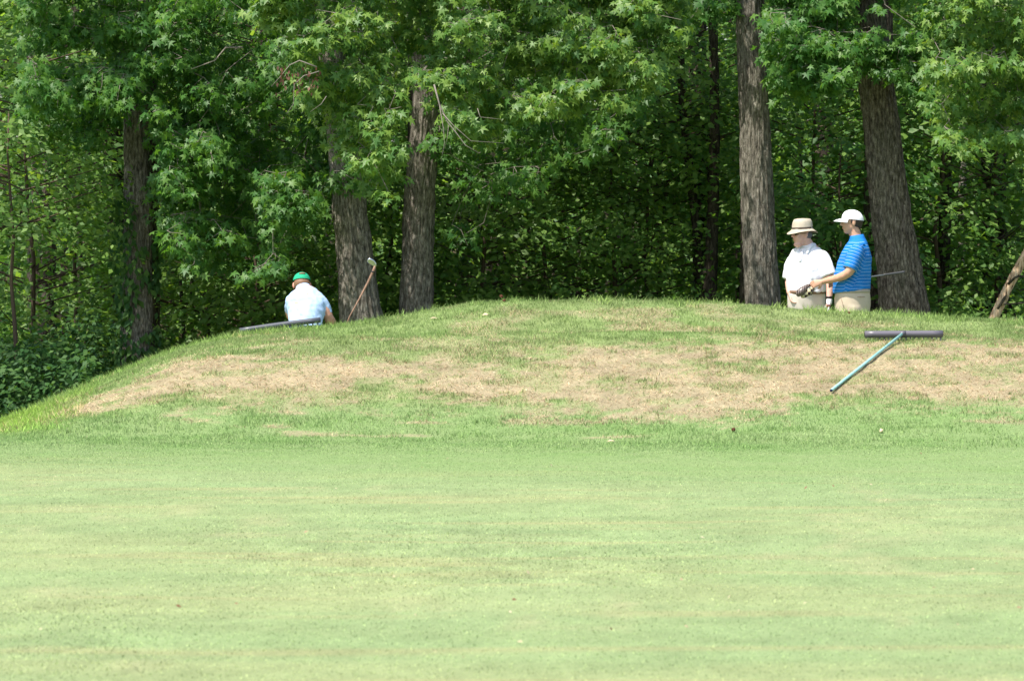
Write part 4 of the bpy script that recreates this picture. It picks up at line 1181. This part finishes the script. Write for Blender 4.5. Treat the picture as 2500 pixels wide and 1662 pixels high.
for S_, E_ in ((LSH, LEL), (RSH, REL)):
    d_ = (E_ - S_).normalized(); limb(B, [S_ - d_ * .05, S_ - d_ * .03, S_ + d_ * .02, S_ + d_ * .08, S_ + d_ * .15, S_ + d_ * .20, S_ + d_ * .22], [.024, .044, .062, .070, .072, .074, .073], sv, 20)
me = baked(B.mesh('shirt'), .008, 3); folds(me, .018, 51); shirt = link('shirt', me, M_WHITE, r2)
# open collar: a band round the neck and two turned-down points
B = MB()
B.loft([(pt(0, -.012, 1.500), .118, .098), (pt(0, -.015, 1.525), .094, .082), (pt(.0, -.018, 1.552), .078, .072)], sv, 28)
for q in (-1, 1):
    B.loft([(pt(q * .070, .015, 1.545), .016, .010), (pt(q * .062, .062, 1.520), .026, .010), (pt(q * .056, .100, 1.475), .022, .008), (pt(q * .058, .118, 1.445), .006, .005)], sv, 12)
link('collar', baked(B.mesh('collar'), .006, 2), M_WHITE, r2)
B = MB(); B.loft([(pt(0, .112, 1.475), .016, .006), (pt(0, .140, 1.41), .016, .006), (pt(0, .156, 1.36), .016, .006)], sv, 10); link('placket', B.mesh('placket'), M_WHITE, r2)
B = MB()
for z_, d_ in ((1.45, .132), (1.40, .150)): B.ell(pt(0, d_, z_), .005, None, 8, 6)
link('buttons', B.mesh('buttons'), M_TWIG, r2)
link('trousers', trousers_me(hips, knees, [a + V3(0, 0, -.02) for a in ankles], [(pt(0, 0, .84), .185, .158), (pt(0, .01, .95), .188, .170), (pt(0, .015, 1.03), .188, .175), (pt(0, .02, 1.075), .186, .176)], seed=9), M_CREAM, r2)
B = MB(); B.loft([(pt(0, .02, 1.048), .192, .180), (pt(0, .02, 1.082), .192, .182)], sv, 36); link('belt', B.mesh('belt'), M_BELT, r2)
for a in ankles: shoe(r2, a, fv)
# glove on the hanging hand, watch above it
B = MB(); hand(B, LWR, (-.05, -.12, -1), (-1, .1, .1), .22, 1.12, thumb=-1); B.loft([(LWR + V3(0, 0, -.005), .034, .031), (LWR + V3(-.002, -.004, -.05), .040, .028)], (0, 1, 0), 18)
gl = link('glove', baked(B.mesh('glove'), .005, 1), M_WHITE, r2)
B = MB(); B.ell(LWR + V3(-.010, -.046, -.072), (.021, .005, .019), None, 14, 8); link('patch', B.mesh('patch'), M_LOGO, gl)
B = MB(); B.loft([(LWR + V3(0, 0, .006), .031, .031), (LWR + V3(0, 0, .026), .032, .032)], (1, 0, 0), 18); link('watch', B.mesh('watch'), M_BLACK, r2)
# brimmed hat with a dented crown and band
B = MB(); nu = 40; V = []; Fs = []; prof = [(.150, -.012), (.142, -.008), (.125, .004), (.104, .012), (.100, .022), (.097, .055), (.092, .085), (.080, .105), (.055, .108), (.025, .098), (.0, .096)]
tl = -.05
for j, (r_, z_) in enumerate(prof):
    for i in range(nu):
        th = 2 * math.pi * i / nu
        x_, y_ = r_ * math.cos(th) * 1.04, r_ * math.sin(th) * .93
        z2 = z_ + (tl * x_ if True else 0) * 1.0
        if j < 3: z2 += .014 * math.cos(2 * th) * -(r_ / .15) - .006
        if j > 6: z2 += .010 * abs(math.sin(th)) * (j < 9) 
        V.append(P(-.008, 0, .036) + f * x_ + s * y_ + up * z2)
for j in range(len(prof) - 1):
    for i in range(nu):
        i2 = (i + 1) % nu; Fs.append((j * nu + i, j * nu + i2, (j + 1) * nu + i2, (j + 1) * nu + i))
B.add(V, Fs); me = B.mesh('hat'); folds(me, .003, 88, (25, 25, 25)); ht = link('hat', me, M_HAT, r2)
sm = ht.modifiers.new('thickness', 'SOLIDIFY'); sm.thickness = .003
B = MB(); V = []; Fs = []
for j, z_ in enumerate((.016, .036)):
    for i in range(nu):
        th = 2 * math.pi * i / nu; r_ = .1045 - .002 * j; x_, y_ = r_ * math.cos(th) * 1.04, r_ * math.sin(th) * .94
        V.append(P(-.008, 0, .036) + f * x_ + s * y_ + up * (z_ + tl * x_))
for i in range(nu): Fs.append((i, (i + 1) % nu, nu + (i + 1) % nu, nu + i))
B.add(V, Fs); link('hat_band', B.mesh('hat_band'), M_BAND, ht)
B = MB()
for q in (-1, 1):
    B.ell(P(.086, q * .030, .006), (.008, .026, .018), (f, s, up), 14, 8)
B.tube([P(.080, .055, .012), P(.04, .078, .010), P(-.01, .084, .006)], .0035, 6); B.tube([P(.080, -.055, .012), P(.04, -.078, .010), P(-.01, -.084, .006)], .0035, 6); B.tube([P(.094, -.01, .01), P(.094, .01, .01)], .003, 6)
link('sunglasses', B.mesh('sunglasses'), M_LENS, r2)
B = MB(); B.ell(P(-.045, 0, .0), (.068, .077, .060), (f, s, up)); link('hair', B.mesh('hair'), M_HAIR_GREY, r2)

# ---------- man sitting on the back slope, seen from behind
y2 = 44.0
r3 = person_root((-1.975, y2, float(H(-1.975, y2))), 'man in pale blue polo and green cap sitting hunched behind the mound, back turned')
hips = [(-2.06, 44.02, .56), (-1.89, 44.02, .56)]; knees = [(-2.15, 44.42, .62), (-1.82, 44.42, .62)]
ankles = [(-2.14, 44.58, max(.2, float(H(-2.14, 44.58)) + .09)), (-1.84, 44.58, max(.2, float(H(-1.84, 44.58)) + .09))]
def torso_s(q=0.0):
    return [((-1.975, 43.99, .52), .165 + q, .125 + q), ((-1.975, 44.01, .66), .158 + q, .118 + q), ((-1.972, 44.05, .80), .148 + q, .112 + q), ((-1.978, 44.10, .90), .166 + q, .115 + q),
            ((-1.982, 44.16, .99), .182 + q, .112 + q), ((-1.985, 44.20, 1.05), .165 + q, .095 + q), ((-1.993, 44.235, 1.095), .115 + q, .075 + q), ((-2.002, 44.26, 1.125), .066 + q, .062 + q)]
LSH, LEL, LWR = V3(-2.118, 44.19, .985), V3(-2.13, 44.40, .86), V3(-2.02, 44.58, .76)
RSH, REL, RWR = V3(-1.832, 44.17, 1.015), V3(-1.752, 44.18, .835), V3(-1.715, 44.36, .76)
B = MB(); B.loft(torso_s(), (1, 0, 0), 30)
hc = V3(-2.022, 44.325, 1.150)
P, f, s, up = head_parts(B, hc, (-.12, 1, 0), scale=.95, pitch=.38)
B.loft([((-1.998, 44.24, 1.09), .064, .060), ((-2.008, 44.275, 1.12), .060, .056), (hc + V3(0, -.02, -.02), .057, .055)], (1, 0, 0), 18)
legs(B, hips, knees, ankles, (.09, .06, .045))
for S_, E_, W_ in ((LSH, LEL, LWR), (RSH, REL, RWR)):
    p, r = smooth_path([S_, E_, W_], [.054, .045, .028], 5); r[5] = .046; r[6] = .048; r[7] = .044; limb(B, p, r)
hand(B, LWR, (.6, .6, -.3), (.2, 0, -1), .8); hand(B, RWR, (-.6, .6, -.3), (.2, 0, -1), .8)
me = baked(B.mesh('body'), .006, 2, .3); flush(me); link('body', me, M_SKIN_RED, r3)
B = MB(); B.loft([((-1.974, 44.02, .735), .170, .132), ((-1.974, 44.03, .77), .170, .132)] + torso_s(.014)[2:7], (1, 0, 0), 40)
for S_, E_ in ((LSH, LEL), (RSH, REL)):
    d_ = (E_ - S_).normalized(); limb(B, [S_ - d_ * .045, S_ - d_ * .02, S_ + d_ * .02, S_ + d_ * .07, S_ + d_ * .12, S_ + d_ * .155], [.030, .050, .062, .064, .060, .058], (1, 0, 0), 20)
me = baked(B.mesh('shirt'), .008, 3); folds(me, .020, 67, (7, 7, 7)); link('shirt', me, M_PALEBLUE, r3)
B = MB(); B.loft([((-1.995, 44.215, 1.085), .082, .062), ((-2.003, 44.24, 1.118), .074, .060), ((-2.008, 44.255, 1.135), .070, .058)], (1, 0, 0), 24); link('collar', B.mesh('collar'), M_PALEBLUE, r3)
B = MB(); B.loft([((-1.974, 44.0, .735), .166, .130), ((-1.974, 44.0, .775), .166, .130)], (1, 0, 0), 30); link('belt', B.mesh('belt'), M_NAVY, r3)
link('trousers', trousers_me(hips, knees, ankles, [((-1.975, 44.0, .48), .17, .13), ((-1.975, 44.0, .60), .172, .135), ((-1.974, 44.01, .745), .162, .126)], seed=12, rr=(.105, .08, .07)), M_KHAKI, r3)
for a in ankles: shoe(r3, a, (0, 1, 0))
PC = lambda a, b, c: P(a, b, c + .016)
dome, peak = cap_me(PC, (f, s, up), .085, .93, .072)
cp = link('cap', dome, M_CAPG, r3); link('peak', peak, M_CAPG, cp)
B = MB(); B.ell(P(-.032, 0, .002), (.084, .080, .064), (f, s, up), 20, 12)
link('hair', B.mesh('hair'), M_HAIR_LIGHT, r3)
B = MB()
for q in (-1, 1): B.ell(P(-.012, q * .083, -.004), (.018, .012, .030), (f, s, up), 12, 8)
link('ears', B.mesh('ears'), M_SKIN_RED_EAR, r3)
B = MB()
B.ell(P(-.098, .0, .090), (.014, .032, .011), (f, s, up), 14, 8); link('strap_opening', B.mesh('strap_opening'), M_HAIR_LIGHT, cp)

# ------------------------------------------------------------------ rakes
M_BAR = mat('grey_plastic', (.115, .105, .125), .38, .5)[0]
M_BAR2 = mat('pale_grey_plastic', (.07, .075, .09), .4, .5)[0]
M_AQUA, nt, b = mat('aqua_fibreglass', (.15, .50, .46), .45, .4)
n1 = noise_node(nt, 25, 3, mapped(nt, (1, 1, 1))); r = ramp(nt, n1.outputs[0], [(.3, (.20, .42, .39)), (.7, (.32, .56, .51))]); nt.links.new(r.outputs[0], b.inputs['Base Color'])
def on_ground(dx, dy, off=0.0):
    """Point on the mound's near face seen at (dx, dy)."""
    Y = 36.0
    while Y < 43.2:
        p = at(dx, dy, Y)
        if float(H(p.x, Y)) + off >= p.z: break
        Y += .01
    return p
def rake(name, label, a, c, m, R, teeth=18, handle=None, hm=None, bow=0.0):
    root = empty(name, (a + c) / 2); tag(root, label, 'rake'); bpy.context.view_layer.update()
    d = (c - a); n_ = 9; pts = [a + d * (i / (n_ - 1)) + V3(0, 0, bow * math.sin(math.pi * i / (n_ - 1))) for i in range(n_)]
    e = d.normalized()
    B = MB(); B.loft([(pts[0], R * .9, R * .9)] + [(p, R, R) for p in pts] + [(pts[-1], R * .9, R * .9)], (0, 0, 1), 20)
    link('head_bar', B.mesh('head_bar'), m, root)
    for sgn, p in ((-1, pts[0]), (1, pts[-1])):
        B = MB(); B.loft([(p + e * sgn * .001, R * .62, R * .62), (p + e * sgn * .0035, R * .62, R * .62)], (0, 0, 1), 16); link('end_cap', B.mesh('end_cap'), M_BLACK, root)
    B = MB(); B.tube([V3(0, 0, 0), V3(0, -.006, -.03), V3(0, -.012, -.058)], [.007, .006, .0035], 6); tm = B.mesh('tooth'); tm['local'] = 1; tm.materials.append(m)
    for i in range(teeth):
        t = (i + .5) / teeth; p = pts[0] + d * t + V3(0, 0, bow * math.sin(math.pi * t))
        o_ = bpy.data.objects.new('tooth', tm); COL.objects.link(o_); o_.parent = root; o_.location = p + V3(0, -.006, -R * .75) - root.location
    if handle:
        B = MB(); h0, h1 = handle; B.tube([h0, h0 * .5 + h1 * .5, h1], [.0130, .0130, .0130], 14); link('handle', B.mesh('handle'), hm, root)
        hd = (h1 - h0).normalized(); B = MB(); B.tube([h1, h1 + hd * .004], [.0125, .0125], 12); link('handle_end', B.mesh('handle_end'), M_NAVY, root)
        B = MB(); B.tube([h0 - hd * .02, h0 + hd * .05], [.021, .021], 12); link('socket', B.mesh('socket'), m, root)
    return root
a = on_ground(1993, 776, .03); c = on_ground(2171, 776, .03)
Yb = (a.y + c.y) / 2 ; a = at(1992, 770, Yb); c = at(2172, 769, Yb)
mid = at(2081, 768, Yb - .03); h1 = on_ground(1915, 899, .03)
rake('bunker_rake', 'bunker rake with dark bar head and long aqua handle lying on the dry slope', a, c, M_BAR, .031, 18, (mid + V3(0, 0, .004), h1), M_AQUA)
a = at(552, 762, 43.05); c = at(738, 737, 43.12)
rr_ = rake('bunker_rake', 'bunker rake with pale grey bar head lying on the crest behind the seated man\'s back', a, c, M_BAR2, .026, 16, (at(650, 750, 43.1), V3(at(650, 750, 43.1).x + .25, 44.6, .45)), M_AQUA, .005)
rr_['label'] = 'bunker rake with pale grey bar head tilted on the crest below the seated man'

# upturned iron leaning behind the crest
g = [at(792, 762, 43.7), at(806, 728, 43.7), at(827, 690, 43.75), at(848, 650, 43.8), at(861, 622, 43.8), at(864, 612, 43.8)]
ic = empty('golf_club', at(800, 745, 43.7)); tag(ic, 'upturned iron with a long brown shaft standing between the seated man and the leaning trunk', 'golf club'); bpy.context.view_layer.update()
M_BROWNSH, nt, b = mat('brown_shaft', (.20, .11, .07), .6, .3)
n1 = noise_node(nt, 60, 3, mapped(nt, (1, 1, .3))); r = ramp(nt, n1.outputs[0], [(.3, (.15, .085, .055)), (.7, (.32, .19, .125))]); nt.links.new(r.outputs[0], b.inputs['Base Color'])
B = MB(); B.tube(g, [.006, .0065, .0085, .0115, .014, .012], 12); link('shaft', B.mesh('shaft'), M_BROWNSH, ic)
B = MB(); dd = (g[4] - g[3]).normalized(); B.tube([g[4] - dd * .025, g[4] - dd * .013], [.0165, .0165], 12); link('neck_ring', B.mesh('neck_ring'), M_BLACK, ic)
B = MB(); h0 = g[5]; h1 = at(850, 599, 43.78)
B.loft([(h0 + V3(.002, 0, -.01), .014, .012), (h0 + V3(-.004, 0, .010), .022, .010), ((h0 + h1) / 2 + V3(.002, 0, .004), .030, .009), (h1 + V3(.0, 0, -.002), .026, .008), (h1 + V3(-.012, 0, .004), .014, .006)], (.6, -.3, .6), 14, 2.6)
link('blade', B.mesh('blade'), M_STEEL, ic)

# ------------------------------------------------------------------ small litter
def small(name, cat, label, dx, dy, build, m, group=None, Y=None):
    p = on_ground(dx, dy, .01) if Y is None else at(dx, dy, Y)
    B = MB(); build(B, p); r_ = link(name, B.mesh(name), m)
    for v in r_.data.vertices: v.co -= p
    r_.location = p; tag(r_, label, cat, group); return r_
M_CONE = mat('seed_ball', (.10, .035, .02), .9, .2)[0]; M_CHIP = mat('dry_chip', (.62, .50, .32), .8, .2)[0]
def ball(r_):
    def f_(B, p):
        B.ell(p + V3(0, 0, r_ * .8), r_, None, 12, 8)
        for k in range(14):
            q = Vector(rng.normal(0, 1, 3)).normalized(); B.tube([p + V3(0, 0, r_ * .8) + q * r_ * .8, p + V3(0, 0, r_ * .8) + q * r_ * 1.35], [r_ * .22, r_ * .05], 4)
    return f_
def chip(w, t):
    def f_(B, p):
        B.loft([(p + V3(-w, 0, .004), .003, .002), (p + V3(-w * .3, .01, .014), t, .003), (p + V3(w * .4, -.01, .012), t * .8, .003), (p + V3(w, 0, .004), .003, .002)], (0, .6, 1), 8)
    return f_
small('seed_ball', 'seed ball', 'reddish brown seed ball on the skyline of the mound left of centre', 1155, 686, ball(.016), M_CONE)
small('seed_ball', 'seed ball', 'reddish brown seed ball just below the one on the skyline', 1162, 695, ball(.014), M_CONE)
small('seed_ball', 'seed ball', 'dark seed ball lying at the foot of the mound right of centre', 1690, 993, ball(.016), M_CONE)
small('seed_ball', 'seed ball', 'small brown seed ball on the grass before the two standing men', 1956, 723, ball(.012), M_CONE)
small('dry_leaf', 'leaf', 'pale curled dry leaf on the grass below the seed balls', 1119, 727, chip(.03, .012), M_CHIP)
small('dry_leaf', 'leaf', 'thin pale dry leaf left of the curled one near the crest', 1000, 735, chip(.035, .006), M_CHIP)
small('dry_leaf', 'leaf', 'upright pale dry leaf in the straw below the handle end', 2030, 995, chip(.012, .02), M_CHIP)
small('dry_leaf', 'leaf', 'pale dry leaf at the mound foot below centre', 1408, 1018, chip(.03, .008), M_CHIP)
# dry twig lying on the green at the left edge
q = on_ground(40, 1083, .01); B = MB()
B.tube([q + V3(-.9, .1, .03), q + V3(-.2, 0, .035), q + V3(.02, 0, .02), q + V3(.12, .02, .012)], [.006, .006, .005, .003], 6)
B.tube([q + V3(-.2, 0, .035), q + V3(-.02, -.15, .012), q + V3(.05, -.25, .008)], [.005, .004, .002], 6)
B.tube([q + V3(-.1, 0, .03), q + V3(.10, .12, .02), q + V3(.22, .2, .02)], [.004, .003, .002], 6)
o = link('dry_twig', B.mesh('dry_twig'), mat('pale_twig', (.6, .52, .42), .8, .2)[0]); tag(o, 'pale forked dry twig lying on the green at the left edge', 'twig')
# straw scraps and bits scattered on the turf
n = 110
x = rng.uniform(-4.2, 4.6, n); y = np.where(rng.uniform(0, 1, n) < .6, rng.uniform(18, 37, n), rng.uniform(37, 42.6, n))
x = np.where(y < 36, x * y / 40 * 1.0, x)
Pq = np.stack([x, y, H(x, y) + .012], 1); S, T_, N = leaf_frames(n, (1, 0, .05), (0, -.5, 1), .5, .3)
o = link('leaf_litter', leaves_mesh('leaf_litter', OVAL, Pq, S, T_, N, rng.uniform(.012, .032, n)), leaf_mat('dry_scrap', (.18, .09, .05), (.40, .32, .20), (.55, .48, .32), .2, .8, .1, (1, 1, .9)))
tag(o, 'tiny dry leaf scraps scattered over the turf', kind='stuff')
